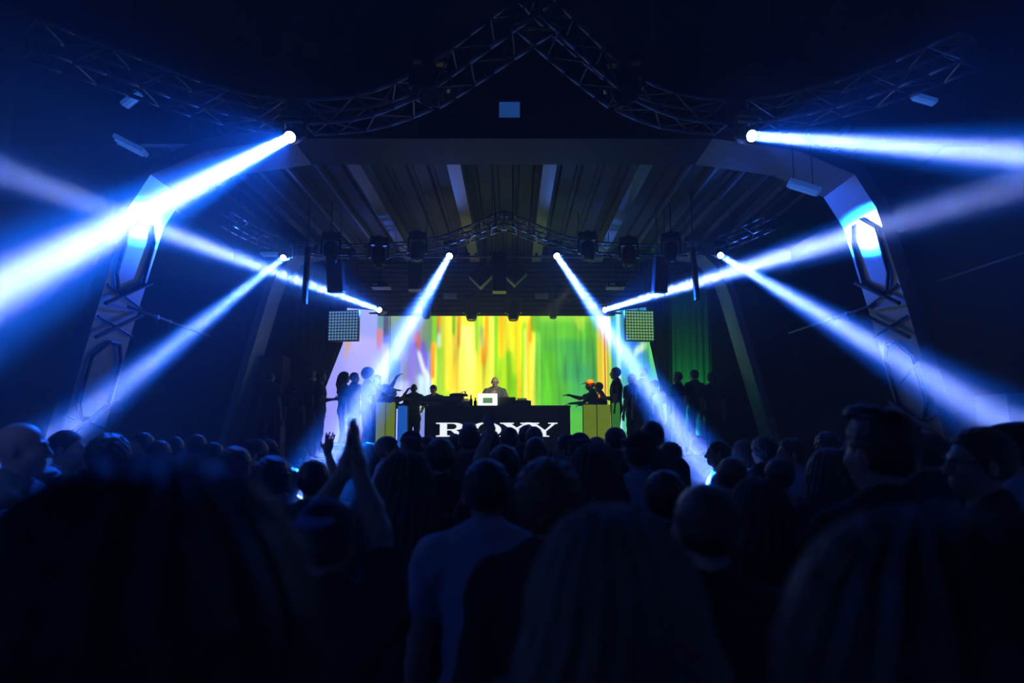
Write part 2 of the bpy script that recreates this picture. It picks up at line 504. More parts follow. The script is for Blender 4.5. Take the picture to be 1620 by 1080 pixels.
def moving_head(lens, aim, label, lit=True, s=1.0, name='moving_head_lamp', group='moving head beam lamps'):
    """lamp whose lens centre sits at lens and looks at aim; base above, yoke, turned head"""
    lens = Vector(lens); d = (Vector(aim) - lens).normalized()
    c = lens - d * .17 * s                       # pivot of the head
    root = empty(name, c + Vector((0, 0, .27 * s)))
    q = d.to_track_quat('Z', 'Y')
    Mh = Matrix.Translation(Vector((0, 0, -.27 * s))) @ q.to_matrix().to_4x4()
    side = Vector((-d.y, d.x, 0))
    if side.length < .05: side = Vector((1, 0, 0))
    side.normalize()
    f = Vector((side.y, -side.x, 0))
    Rb = Matrix((side, -f, Vector((0, 0, 1)))).transposed()
    up = Vector((0, 0, 1))
    MB().box((0, 0, .0), (.30 * s, .22 * s, .09 * s), Rb).box((0, 0, .065 * s), (.10 * s, .06 * s, .05 * s), Rb).build('base', M_CASE, root, bevel=.012 * s)
    y = MB().box((0, 0, -.065 * s), (.33 * s, .09 * s, .04 * s), Rb)
    for k in (-1, 1): y.box(side * k * .15 * s + up * (-.185 * s), (.035 * s, .085 * s, .24 * s), Rb)
    y.build('yoke', M_CASE, root, bevel=.01 * s)
    S = s
    hd = MB().lathe([(0, -.19 * S), (.06 * S, -.185 * S), (.10 * S, -.15 * S), (.115 * S, -.09 * S), (.12 * S, .02 * S), (.112 * S, .10 * S), (.095 * S, .15 * S), (.088 * S, .175 * S), (.078 * S, .175 * S), (.075 * S, .158 * S), (.0, .157 * S)], Mh, 28)
    hd = hd.build('head', M_CASE, root)
    MB().lathe([(.074 * S, .158 * S), (.05 * S, .167 * S), (.02 * S, .17 * S), (0, .1705 * S)], Mh, 28).build('lens', M_LENS if lit else M_DLENS, hd)
    hang(root, (0, 0, .05 * s))
    tag(root, label, 'stage light', group)
    return root


LL = {
    'front_left': 'lit moving head lamp on the front truss, shooting the broad beam off the left edge',
    'front_right': 'lit moving head lamp on the front truss, shooting its beam off the right edge',
    'rear_left': 'lit moving head lamp on the rear truss, leftmost, beam falling to lower left crowd',
    'rear_right': 'lit moving head lamp on the rear truss, rightmost, beam falling to lower right crowd',
    'rear_inner_left': 'lit moving head lamp left of the rear truss peak, beam falling on raised hands',
    'rear_inner_right': 'lit moving head lamp right of the rear truss peak, beam falling right into the crowd',
    'stage_left': 'lit moving head lamp at upper left corner of the screen, aimed up left',
    'stage_right': 'lit moving head lamp at upper right corner of the screen, aimed up right',
}
for nm, (a, b, *_) in BEAMS.items():
    s = .80 if nm.startswith('front') else .72
    moving_head(P(*a), P(*b), LL[nm], True, s)

# unlit fixtures
moving_head(P(680, 152, 6.3), P(690, 400, 5.0), 'large unlit moving head lamp under the front truss, left of the apex', False, 1.25)
moving_head(P(988, 150, 6.3), P(990, 400, 4.5), 'large unlit moving head lamp under the front truss, right of the apex', False, 1.25)
for (px, py, lab) in ((523, 414, 'unlit moving head lamp on the rear truss above the left hanging box'),
                      (599, 420, 'unlit moving head lamp on the rear truss above the small left projector'),
                      (995, 420, 'unlit moving head lamp on the rear truss above the small right projector'),
                      (1062, 414, 'unlit moving head lamp on the rear truss above the right hanging box'),
                      (660, 412, 'unlit moving head lamp on the rear truss beside the inner left beam'),
                      (930, 412, 'unlit moving head lamp on the rear truss beside the inner right beam')):
    yy = 11.45 if px in (523, 1062) else 11.7
    moving_head(P(px, py, yy), P(px, py + 300, yy - .7), lab, False, 1.05)
for px, w in ((675, .7), (746, 1.0), (812, 1.0), (875, .7)):
    moving_head(P(px, 503 + (3 if w == 1 else 0), 14.9), P(px, 800, 14.4),
                {675: 'small unlit lamp hung over the screen, nearest the inner left beam', 746: 'larger unlit lamp hung over the yellow part of the screen, left of centre',
                 812: 'larger unlit lamp hung over the yellow part of the screen, right of centre', 875: 'small unlit lamp hung over the green part of the screen'}[px], False, w * 1.15)

# vertical LED bars hanging beside the rear truss
for (px0, py0, px1, py1, lab) in ((487, 392, 482, 481, 'narrow black strip lamp hanging vertically left of the screen'),
                                  (1096, 392, 1103, 475, 'narrow black strip lamp hanging vertically right of the screen')):
    a = P(px0, py0, 10.9); b = P(px1, py1, 10.9)
    root = empty('strip_lamp', a); m_ = (b - a); L = m_.length
    R = m_.to_track_quat('-Z', 'Y').to_matrix()
    MB().box(m_ / 2, (.11, .07, L), R).build('housing', M_BLACK, root, bevel=.008)
    c = MB()
    for i in range(9): c.lathe([(.035, 0), (.02, .012), (0, .014)], Matrix.Translation(m_ * ((i + .5) / 9) + Vector((0, -.035, 0))) @ Matrix.Rotation(PI / 2, 4, 'X'), 12)
    c.build('cell_row', M_DLENS, root)
    hang(root, (0, 0, 0))
    tag(root, lab, 'strip lamp', 'vertical strip lamps')


def speaker_box(px0, py0, px1, py1, Y, depth, label, tilt=0, roll=0, name='hanging_speaker'):
    a = P(px0, py0, Y); b = P(px1, py1, Y)
    w = b.x - a.x; h = a.z - b.z
    root = empty(name, Vector(((a.x + b.x) / 2, Y, (a.z + b.z) / 2)))
    R = Matrix.Rotation(roll, 3, 'Y') @ Matrix.Rotation(tilt, 3, 'X')
    MB().box((0, depth / 2, 0), (w, depth, h), R).build('cabinet', M_BLACK, root, bevel=.012)
    MB().box(R @ Vector((0, -.006, 0)), (w * .9, .012, h * .93), R).build('grille', mat('speaker_grille', (.02, .02, .022), .6, .3, noise=.5, scale=120), root)
    if name == 'hanging_speaker':
        for k in (-1, 1): hang(root, R @ Vector((k * w * .3, depth / 2, h / 2 - .02)), .008, .3, 'rigging')
    tag(root, label, 'speaker', 'hanging speaker boxes')


speaker_box(517, 412, 540, 460, 11.9, .25, 'tall black speaker box hanging left of the screen above the dotted panel', .12, -.06)
speaker_box(1036, 405, 1059, 460, 11.7, .3, 'tall black speaker box hanging right of the screen above the dotted panel', .12, .06)
speaker_box(645, 412, 667, 457, 12.8, .3, 'black speaker box hanging left of the inner left beam')
speaker_box(779, 398, 801, 460, 12.6, .3, 'black speaker box hanging straight in the middle above the screen')
speaker_box(748, 418, 775, 449, 12.9, .3, 'black square speaker hung corner down, left of the middle box', 0, PI / 4)
speaker_box(803, 418, 828, 446, 13.0, .3, 'black square speaker hung corner down, right of the middle box', 0, PI / 4)


# small projectors on stems
for (px, py, lab) in ((603, 452, 'small projector on a stem under the left unlit moving head'),
                      (974, 452, 'small projector on a stem under the right unlit moving head')):
    c = P(px, py, 12.2); root = empty('projector', c)
    MB().box((0, 0, 0), (.34, .30, .10)).box((0, .0, .06), (.24, .2, .03)).build('body', M_BLACK, root, bevel=.015)
    MB().lathe([(.05, 0), (.055, .05), (.04, .05), (0, .04)], Matrix.Translation((.05, -.15, -.01)) @ Matrix.Rotation(PI / 2, 4, 'X'), 20).build('lens', M_DLENS, root)
    MB().tube((0, 0, .07), (0, 0, .42), .018).build('stem', M_DARKSTEEL, root)
    hang(root, (0, 0, .40), .014)
    MB().box((.02 - .10, -.155, -.005), (.1, .01, .05)).build('status_window', M_WHITE, root)
    tag(root, lab, 'projector', 'small ceiling projectors')

# dotted blinder panels
for (x0, x1, rz, lab) in ((519, 567, -.12, 'square lamp matrix of round cells hanging at the left edge of the screen'),
                          (988, 1036, .12, 'square lamp matrix of round cells hanging at the right edge of the screen')):
    a = P(x0, 491, 13.6); b = P(x1, 539, 13.6)
    w = b.x - a.x; h = a.z - b.z
    root = empty('lamp_matrix', Vector(((a.x + b.x) / 2, 13.6, (a.z + b.z) / 2)), Matrix.Rotation(rz, 3, 'Z'))
    MB().box((0, .05, 0), (w, .1, h * 1.02)).build('housing', M_BLACK, root, bevel=.01)
    for iz in range(10):
        c = MB()
        for ix in range(10):
            c.lathe([(.026, 0), (.024, .012), (.012, .022), (0, .024)],
                    Matrix.Translation(((ix - 4.5) * w * .098, -.001, (iz - 4.5) * h * .098)) @ Matrix.Rotation(PI / 2, 4, 'X'), 12)
        c.build('cell_row', mat('cells_blue_glint', (.4, .45, .5), .3, emit=(.10, .22, .38), es=1) if x0 < 800 else mat('cells_green_glint', (.4, .5, .3), .3, emit=(.16, .36, .12), es=1), root)  # weak emission imitates the light these cells reflect
    hang(root, (0, .05, h / 2), .012, .1, 'hanger')
    tag(root, lab, 'lamp panel', 'dotted lamp panels')

# pipe with small lamps and slatted border above the screen
a = P(640, 406, 13.0); b = P(962, 406, 13.0)
root = empty('light_batten', a)
MB().tube((0, 0, 0), b - a, .022).build('pipe', M_ALU, root)
c = MB()
for i in range(27):
    p = (b - a) * ((i + .5) / 27)
    c.box(p + Vector((0, 0, .05)), (.045, .05, .05))
c.build('lamp_row', M_DARKSTEEL, root)
h_ = MB()
for t in (.1, .5, .9): h_.tube((b - a) * t, (b - a) * t + Vector((0, 0, zc - a.z - .01)), .006)
h_.build('hanger', M_DARKSTEEL, root)
tag(root, 'straight pipe batten with a row of tiny lamps crossing above the speaker cluster', 'batten')

zt = P(800, 498, 15.2).z
root = empty('slatted_border', Vector((-.35, 15.2, zt)))
MB().box((0, .12, .62), (6.4, .06, 1.24)).build('backing', M_DRAPE, root)
for i in range(11):
    MB().box((0, .03, .05 + i * .11), (6.3, .10, .035), Matrix.Rotation(.35, 3, 'X')).build('slat', mat('slat_metal', (.09, .09, .09), .4, .5, noise=.3), root)
tag(root, 'dark slatted border hanging above the screen, faintly green', 'border')
for px, py in ((712, 468), (857, 468)):
    a = P(px, py, 15.12); MB_ = MB().box(a, (.3, .06, .13)); tag(MB_.build('sign_plate', M_WHITE, bevel=.01), 'small pale plate on the slatted border, ' + ('left' if px < 800 else 'right') + ' one', 'plate', 'pale plates on the border')

# ------------------------------------------------------------------ stage
SZ = 1.22
struct('floor_stage', MB().box((-.3, 14.95, SZ / 2), (9.4, 4.3, SZ)), M_STAGE)

# screen canvas: strokes painted in pixels of the photograph, colours in sRGB
CX0, CX1, CY0, CY1 = 500, 1056, 494, 712
CW, CH = 278, 55
xs = np.linspace(CX0, CX1, CW + 1); ys = np.linspace(CY0, CY1, CH + 1)
GX, GY = np.meshgrid(xs, ys)
rng = np.random.RandomState(3)
IM = np.zeros((CH + 1, CW + 1, 3))


def fill(x0, x1, y0, y1, c0, c1=None, a=1.0, soft=0.9, slant=0.0, slanty=0.0):
    c0 = np.array(c0, float); c1 = c0 if c1 is None else np.array(c1, float)
    X = GX - slant * (GY - y0)
    m = 1 / (1 + np.exp(-(X - x0) / soft * 2)) * 1 / (1 + np.exp((X - x1) / soft * 2))
    Yy = GY - slanty * (GX - x0)
    m = m * 1 / (1 + np.exp(-(Yy - y0) / 2.0)) * 1 / (1 + np.exp((Yy - y1) / 2.0)) * a
    t = np.clip((GY - y0) / max(1, y1 - y0), 0, 1)[..., None]
    IM[:] = IM * (1 - m[..., None]) + (c0 * (1 - t) + c1 * t) * m[..., None]


fill(480, 620, 480, 730, (150, 160, 225), (130, 120, 225))            # lilac left wing
fill(545, 600, 540, 620, (175, 165, 235), (150, 150, 235), soft=8)
fill(541, 549, 536, 556, (190, 150, 120), slant=.1); fill(550, 556, 540, 575, (185, 150, 150), slant=-.25)
fill(595, 606, 490, 525, (90, 140, 150)); fill(594, 604, 525, 560, (200, 120, 120), (180, 130, 160))
fill(605, 616, 490, 538, (70, 75, 110)); fill(605, 616, 538, 548, (80, 90, 200))
fill(603, 615, 549, 730, (170, 160, 235), (140, 150, 240))
fill(615, 684, 480, 730, (120, 150, 130), (110, 120, 215))
fill(617, 640, 498, 560, (130, 160, 110), (90, 130, 190), soft=5)
fill(640, 668, 498, 560, (150, 160, 90), (120, 120, 140), soft=6, slant=.08)
fill(616, 640, 575, 620, (60, 110, 200), (80, 110, 190), soft=6)
fill(633, 642, 560, 640, (150, 130, 120), (110, 130, 130), soft=3)
fill(651, 663, 540, 730, (130, 100, 220), (185, 175, 250), soft=4, slant=-.12)
fill(662, 676, 545, 600, (105, 80, 210), (120, 110, 230), soft=4)
fill(653, 661, 528, 545, (205, 110, 60), soft=2); fill(658, 664, 538, 556, (200, 100, 80), soft=2)
fill(658, 664, 560, 600, (225, 230, 250), slant=.28, soft=2); fill(670, 675, 590, 620, (225, 235, 250), soft=2, slant=.2)
fill(620, 650, 610, 730, (170, 180, 245), (150, 160, 240), soft=4)
fill(660, 682, 600, 660, (190, 215, 235), (170, 200, 200), soft=4)
fill(672, 683, 498, 560, (110, 150, 80), (90, 130, 110), soft=2)
# centre: yellow and green columns
fill(683, 852, 480, 730, (215, 225, 40), (235, 225, 70))
fill(682, 690, 494, 548, (120, 200, 30), (110, 190, 40)); fill(681, 688, 546, 606, (245, 150, 20), (225, 110, 50))
fill(690, 697, 494, 520, (235, 140, 20)); fill(690, 697, 519, 531, (170, 130, 150)); fill(690, 697, 531, 554, (180, 215, 200))
fill(690, 704, 554, 640, (110, 180, 40), (150, 205, 60), soft=3)
fill(697, 712, 494, 640, (190, 220, 40), (170, 210, 40), soft=3)
fill(702, 722, 500, 625, (250, 225, 60), (250, 215, 60), soft=4, slant=.03)
fill(714, 719, 498, 532, (130, 205, 30)); fill(723, 728, 498, 552, (250, 180, 20), (230, 140, 40))
fill(728, 752, 515, 640, (255, 232, 110), (250, 222, 90), soft=3)
fill(713, 720, 570, 620, (245, 205, 40), soft=3)
fill(750, 755, 498, 562, (120, 195, 40), (150, 210, 50)); fill(755, 763, 498, 540, (180, 215, 40))
fill(759, 764, 520, 556, (120, 170, 120), (190, 200, 130), soft=2)
fill(766, 772, 498, 535, (250, 170, 10)); fill(760, 768, 555, 582, (250, 165, 20)); fill(764, 773, 530, 575, (250, 190, 40), soft=2)
fill(773, 781, 494, 730, (225, 235, 90), (225, 235, 60)); fill(781, 788, 494, 730, (130, 205, 20), (140, 200, 30))
fill(788, 797, 494, 570, (245, 175, 10), (225, 190, 10)); fill(788, 798, 570, 730, (150, 205, 10), (170, 215, 30), soft=3)
fill(797, 806, 494, 575, (225, 215, 30), (210, 215, 20), soft=2); fill(799, 820, 560, 730, (120, 195, 0), (130, 200, 10), soft=4)
fill(806, 818, 500, 600, (250, 225, 20), (190, 215, 10), soft=3, slant=.05)
fill(818, 824, 494, 730, (245, 205, 10), (250, 195, 10)); fill(824, 832, 512, 730, (140, 205, 20), (150, 210, 20))
fill(828, 833, 522, 730, (225, 240, 90)); fill(833, 837, 510, 730, (250, 190, 40)); fill(836, 841, 504, 546, (245, 150, 10))
fill(841, 846, 544, 730, (225, 240, 90), (215, 230, 70)); fill(839, 852, 494, 528, (110, 160, 20))
# right: green field
fill(848, 948, 480, 730, (95, 185, 40), (75, 170, 70), soft=1)
fill(847, 855, 528, 730, (120, 210, 60), (130, 215, 60)); fill(852, 945, 496, 512, (150, 210, 50), (110, 195, 50), soft=4)
fill(880, 935, 540, 610, (55, 150, 70), (60, 150, 85), soft=22, a=.9)
fill(905, 940, 585, 660, (50, 150, 95), soft=14, a=.8)
fill(908, 922, 500, 514, (175, 220, 60), soft=2, slant=.2); fill(913, 921, 510, 524, (165, 215, 60), soft=2, slant=.15)
fill(856, 880, 560, 730, (90, 190, 30), soft=10, a=.8)
fill(944, 951, 494, 730, (190, 200, 40), (235, 160, 40)); fill(951, 962, 494, 730, (240, 220, 60), (235, 190, 60))
fill(962, 969, 494, 730, (215, 230, 80), (150, 200, 60)); fill(955, 958, 494, 730, (235, 140, 60))
fill(969, 990, 494, 730, (60, 170, 170), (100, 190, 190), soft=2); fill(978, 984, 494, 730, (170, 225, 230))
fill(985, 1060, 480, 730, (40, 120, 170), (90, 190, 130), soft=2)
fill(1000, 1018, 545, 572, (30, 90, 190), soft=4); fill(1005, 1040, 560, 575, (200, 235, 180), soft=2, slanty=-.7)
fill(1022, 1060, 540, 730, (80, 190, 90), (130, 215, 110), soft=3, slant=.2)
# brush texture
for _ in range(260):
    x0 = rng.uniform(616, 1040); y0 = rng.uniform(494, 650)
    k = rng.uniform(.86, 1.12)
    m = np.exp(-((GX - x0 - (GY - y0) * rng.uniform(-.05, .05)) / rng.uniform(1.5, 4)) ** 2) * np.exp(-((GY - y0) / rng.uniform(15, 60)) ** 2)
    IM *= (1 + (k - 1) * m)[..., None]
IM = np.clip(IM, 0, 255) / 255.0
LIN = np.where(IM <= .04045, IM / 12.92, ((IM + .055) / 1.055) ** 2.4)
SAT = LIN


def screen_mat():
    m = bpy.data.materials.new('led_screen'); m.use_nodes = True
    nt = m.node_tree; b = nt.nodes['Principled BSDF']
    at = nt.nodes.new('ShaderNodeAttribute'); at.attribute_name = 'art'
    b.inputs['Base Color'].default_value = (.01, .01, .01, 1); b.inputs['Roughness'].default_value = .6
    nt.links.new(at.outputs['Color'], b.inputs['Emission Color']); b.inputs['Emission Strength'].default_value = 1.55
    m.cycles.emission_sampling = 'NONE'
    return m


M_SCREEN = screen_mat()


def screen_panel(x0, x1, Yl, Yr, name, label):
    """panel between pixel columns x0..x1, left edge at depth Yl, right edge at depth Yr"""
    pl = P(x0, 600, Yl); pr = P(x1, 600, Yr)
    ztop = P(800, 494, 15.5).z; zbot = SZ + .25
    root = empty(name, (pl + pr) / 2 * Vector((1, 1, 0)) + Vector((0, 0, zbot)) if False else Vector(((pl.x + pr.x) / 2, (Yl + Yr) / 2, zbot)))
    i0 = int(round((x0 - CX0) / (CX1 - CX0) * CW)); i1 = int(round((x1 - CX0) / (CX1 - CX0) * CW))
    nx = i1 - i0
    V = []; C = []
    o = root.location
    for j in range(CH + 1):
        for i in range(nx + 1):
            t = i / nx
            x = pl.x + (pr.x - pl.x) * t; y = Yl + (Yr - Yl) * t; z = ztop + (zbot - ztop) * j / CH
            V.append((x - o.x, y - o.y, z - o.z)); C.append((*SAT[j, i0 + i], 1))
    F = [(j * (nx + 1) + i, (j + 1) * (nx + 1) + i, (j + 1) * (nx + 1) + i + 1, j * (nx + 1) + i + 1) for j in range(CH) for i in range(nx)]
    me = bpy.data.meshes.new('display'); me.from_pydata(V, [], F)
    ca = me.color_attributes.new('art', 'FLOAT_COLOR', 'POINT')
    ca.data.foreach_set('color', np.array(C, dtype=np.float32).ravel())
    me.materials.append(M_SCREEN)
    ob = bpy.data.objects.new('display', me); COL.objects.link(ob); ob.parent = root
    w = (pr - pl).length; ang = math.atan2(Yr - Yl, pr.x - pl.x)
    R = Matrix.Rotation(ang, 3, 'Z')
    MB().box(R @ Vector((0, .05, (ztop - zbot) / 2)), (w + .02, .08, ztop - zbot + .03), R).box(R @ Vector((0, .05, -.1)), (w * .9, .06, .3), R).build('casing', M_BLACK, root)
    tag(root, label, 'screen', 'LED screens behind the stage')


screen_panel(616, 957, 15.5, 15.5, 'led_screen', 'wide central LED screen with yellow and green abstract art')
screen_panel(503, 615, 14.6, 15.45, 'led_screen', 'angled LED screen wing with lilac and blue art left of centre')
screen_panel(958, 1052, 15.45, 14.6, 'led_screen', 'angled LED screen wing with teal and green art right of centre')


# black drapes masking the screen wings with slanted edges
def drape(poly, Y, label, m=M_DRAPE, pleat=.05):
    """pleated cloth hanging in the outline poly (pixels at depth Y)"""
    W = [P(px, py, Y) for px, py in poly]
    root_x = W[0].x; z1 = max(p.z for p in W); z0 = SZ + .002
    for p in W:
        if p.z < 1.6: p.z = SZ
    N = 36; Mz = 14
    V = []; F = []

    def edge(z, which):
        # intersect outline with height z
        xs_ = []
        n = len(W)
        for i in range(n):
            a, b = W[i], W[(i + 1) % n]
            if (a.z - z) * (b.z - z) <= 0 and abs(a.z - b.z) > 1e-6:
                t = (z - a.z) / (b.z - a.z); xs_.append(a.x + (b.x - a.x) * t)
        return min(xs_), max(xs_)
    for j in range(Mz + 1):
        z = z0 + (z1 - z0) * (j / Mz) * .9998 + .0001
        l, r = edge(z, 0)
        for i in range(N + 1):
            t = i / N; V.append((l + (r - l) * t, Y + pleat * math.sin(t * 40) * .5, z))
    for j in range(Mz):
        for i in range(N):
            a = j * (N + 1) + i; F.append((a, a + 1, a + N + 2, a + N + 1))
    mb = MB(); mb.add(V, F, True)
    o = mb.build('stage_drape', m); s = o.modifiers.new('thick', 'SOLIDIFY'); s.thickness = .01
    tag(o, label, 'drape', 'stage drapes')


drape([(462, 415), (556, 415), (543, 540), (496, 660), (480, 715), (462, 715)], 14.35, 'dark drape with a slanted edge masking the lilac screen wing')
drape([(1016, 415), (1060, 415), (1062, 715), (1052, 715), (1046, 620), (1028, 540)], 14.35, 'dark drape with a slanted edge masking the teal screen wing')
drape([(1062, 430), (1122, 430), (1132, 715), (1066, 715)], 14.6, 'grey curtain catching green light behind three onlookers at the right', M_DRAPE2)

# front of the stage sides
def barrier(xs0, xs1, top, Y, label, m, n):
    a = P(xs0, top, Y); b = P(xs1, top, Y)
    root = empty('side_barrier', Vector(((a.x + b.x) / 2, Y, SZ)))
    w = b.x - a.x; h = a.z - SZ
    for i in range(n):
        MB().box((-w / 2 + w * (i + .5) / n, 0, h / 2), (w / n - .02, .04, h)).build('panel', m, root, bevel=.004)
    MB().box((0, .06, h / 2), (w, .06, h * .98)).box((0, .11, .1), (w, .12, .04)).build('frame', M_BLACK, root)
    tag(root, label, 'barrier', 'lit barriers at the stage sides')


barrier(595, 626, 636, 12.95, 'yellow green lit barrier of two panels at the left of the booth', M_PANEL, 2)
barrier(922, 966, 640, 12.95, 'yellow green lit barrier of two panels at the right of the booth', M_PANEL, 2)
barrier(967, 981, 637, 13.2, 'narrow green lit barrier panel beside the right two-panel barrier', mat('lit_cladding_green', (.04, .1, .02), .5, emit=(.03, .17, .02), es=1.0), 1)
barrier(629, 645, 642, 13.2, 'narrow blue lit barrier panel behind the reaching fans at the left', M_PANELB, 1)

# DJ booth with the sign
a = P(672, 641, 12.95); b = P(902, 641, 12.95)
BT = a.z; BXC = (a.x + b.x) / 2; BW = b.x - a.x
root = empty('dj_booth', Vector((BXC, 12.95, SZ)))
hB = BT - SZ
MB().box((0, .03, hB / 2), (BW, .06, hB)).build('front_panel', M_BLACK, root, bevel=.006)
MB().box((0, .42, hB - .02), (BW + .02, .86, .04)).build('table_top', mat('table_black', (.03, .03, .03), .35), root, bevel=.006)
for k in (-1, 1): MB().box((k * (BW / 2 - .03), .42, (hB - .05) / 2), (.05, .76, hB - .05)).build('side_panel', M_BLACK, root)
tag(root, 'black disc jockey booth with white serif letters on its front', 'booth')


def letter(polys, holes, x0, x1, z0, z1):
    """letter outline in unit square, filled with bmesh-free tessellation"""
    from mathutils.geometry import tessellate_polygon
    mb = MB()
    loops = polys + holes
    pts = [[Vector((x0 + (x1 - x0) * u, 0, z0 + (z1 - z0) * v)) for u, v in lp] for lp in loops]
    flat = [p for lp in pts for p in lp]
    tris = tessellate_polygon([[Vector((p.x, p.z, 0)) for p in lp] for lp in pts])
    n = len(flat)
    V = [(p.x, -.016, p.z) for p in flat] + [(p.x, -.001, p.z) for p in flat]
    F = [tuple(t) for t in tris] + [tuple(i + n for i in reversed(t)) for t in tris]
    k = 0
    for lp in pts:
        m_ = len(lp)
        F += [(k + i, k + (i + 1) % m_, k + (i + 1) % m_ + n, k + i + n) for i in range(m_)]
        k += m_
    mb.add(V, F)
    return mb


def arc(cx, cy, rx, ry, a0, a1, n):
    return [(cx + rx * math.cos(math.radians(a0 + (a1 - a0) * i / n)), cy + ry * math.sin(math.radians(a0 + (a1 - a0) * i / n))) for i in range(n + 1)]


def lx(px): return P(px, 670, 12.95).x - BXC


zl0 = P(800, 690.5, 12.95).z - SZ; zl1 = P(800, 668.5, 12.95).z - SZ
R_out = [(0, 0), (0, .07), (.12, .10), (.12, .90), (0, .93), (0, 1)] + [(.55, 1)] + arc(.58, .74, .27, .26, 85, -80, 14) + [(.62, .47), (.86, .10), (1.0, .07), (1.0, 0), (.70, 0), (.46, .45), (.34, .45), (.34, .10), (.46, .07), (.46, 0)]
R_in = [(.34, .53), (.34, .93), (.50, .93)] + arc(.50, .73, .14, .20, 80, -80, 10) + [(.48, .53)]
letter([R_out], [R_in], lx(690), lx(741), zl0, zl1).build('letter', M_SIGN, root)
O_out = arc(.5, .5, .5, .53, 0, 352.5, 47); O_in = arc(.5, .5, .26, .46, 0, 350, 35)
letter([O_out], [O_in], lx(745), lx(793), zl0, zl1).build('letter', M_SIGN, root)
X_out = [(0, 0), (0, .06), (.10, .09), (.40, .46), (.12, .91), (.02, .94), (.02, 1), (.46, 1), (.46, .94), (.38, .91), (.55, .65), (.76, .91), (.66, .94), (.66, 1), (1, 1), (1, .94), (.90, .91), (.60, .57), (.90, .09), (1, .06), (1, 0), (.54, 0), (.54, .06), (.64, .09), (.45, .38), (.22, .09), (.32, .06), (.32, 0)]
letter([X_out], [], lx(790), lx(840), zl0, zl1).build('letter', M_SIGN, root)
Y_out = [(.34, 0), (.34, .06), (.44, .09), (.44, .38), (.10, .91), (0, .94), (0, 1), (.42, 1), (.42, .94), (.33, .91), (.60, .47), (.82, .91), (.70, .94), (.70, 1), (1.0, 1), (1.0, .94), (.92, .91), (.64, .40), (.64, .09), (.74, .06), (.74, 0)]
letter([Y_out], [], lx(832), lx(882), zl0, zl1).build('letter', M_SIGN, root)


def top_at(px, dy): return Vector((P(px, 641, 12.95 + dy).x, 12.95 + dy, BT))


# gear on the booth
def deck(px, dy, w, label):
    o = empty('media_player', top_at(px, dy) + Vector((0, 0, .0)))
    MB().box((0, 0, .05), (w, .38, .10)).build('body', M_BLACK, o, bevel=.01)
    MB().lathe([(.11, 0), (.11, .015), (.03, .018), (0, .018)], Matrix.Translation((0, -.03, .10)), 28).build('jog_wheel', M_ALU, o)
    MB().box((0, .13, .125), (w * .55, .02, .07), Matrix.Rotation(-.5, 3, 'X')).build('display', mat('deck_screen', (.02, .02, .02), .3, emit=(.1, .2, .05), es=.6), o)
    c = MB()
    for i in range(4): c.tube((-w * .4 + i * .03, -.14, .1), (-w * .4 + i * .03, -.14, .112), .01)
    c.build('button_row', M_ALU, o)
    tag(o, label, 'media player', 'decks on the booth')


deck(712, .35, .34, 'black disc player on the booth between the seated man and the mixer')
deck(735, .62, .26, 'small black disc player behind the bottles on the booth')
deck(826, .35, .34, 'black disc player on the booth right of the laptop')
o = empty('keyboard_case', top_at(696, .3))
MB().box((.03, 0, .09), (.82, .34, .05)).box((.03, 0, .15), (.86, .30, .07)).build('body', mat('case_grey', (.09, .09, .1), .5), o, bevel=.01)
for k in (-1, 1): MB().tube((k * .34, 0, 0), (k * .34, 0, .07), .03).build('foot', M_BLACK, o)
MB().box((.03, -.155, .15), (.8, .012, .02)).build('trim_strip', M_ALU, o)
tag(o, 'long grey equipment case on the booth in front of the seated man', 'case')
o = empty('turntable', top_at(724, .28) + Vector((0, 0, .185)))
o.location.z = BT + .186
MB().box((.02, 0, .02), (.34, .26, .04)).build('plinth', M_BLACK, o, bevel=.008)
MB().lathe([(.12, .04), (.12, .055), (0, .056)], Matrix.Translation((0, 0, 0)), 28).build('platter', M_ALU, o)
MB().tube((.14, .08, .04), (.14, .08, .10), .014).tube((.14, .08, .095), (.06, -.06, .07), .006).build('tone_arm', M_ALU, o)
tag(o, 'small turntable lying on top of the grey equipment case', 'turntable')
o = empty('laptop', top_at(772, .35), Matrix.Rotation(PI, 3, 'Z'))
MB().box((0, 0, .012), (.34, .24, .02)).build('keyboard_base', M_ALU, o, bevel=.004)
MB().box((0, .13, .12), (.34, .012, .215), Matrix.Rotation(-.2, 3, 'X')).build('lid', M_ALU, o, bevel=.004)
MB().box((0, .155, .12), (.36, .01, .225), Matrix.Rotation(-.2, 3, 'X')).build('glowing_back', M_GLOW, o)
MB().box((0, .118, .12), (.30, .006, .18), Matrix.Rotation(-.2, 3, 'X')).build('display', mat('laptop_display', (.1, .1, .1), .3, emit=(.7, .85, 1), es=5, samp=True), o)
MB().box((0, .166, .10), (.19, .008, .11), Matrix.Rotation(-.2, 3, 'X')).build('back_emblem', mat('glow_green', (.1, .2, .1), .5, emit=(.12, .3, .12), es=1), o)
tag(o, 'brightly glowing laptop on the booth in front of the disc jockey', 'laptop')
o = empty('monitor', top_at(802, .30))
MB().box((0, .0, .01), (.2, .14, .02)).build('foot', M_BLACK, o)
MB().box((0, .01, .09), (.34, .05, .16)).build('body', M_BLACK, o, bevel=.006)
MB().box((0, .037, .09), (.30, .004, .13)).build('display', mat('monitor_off', (.02, .03, .04), .2, emit=(.02, .05, .1), es=.5), o)
tag(o, 'dark boxy monitor on the booth right of the glowing laptop', 'monitor')
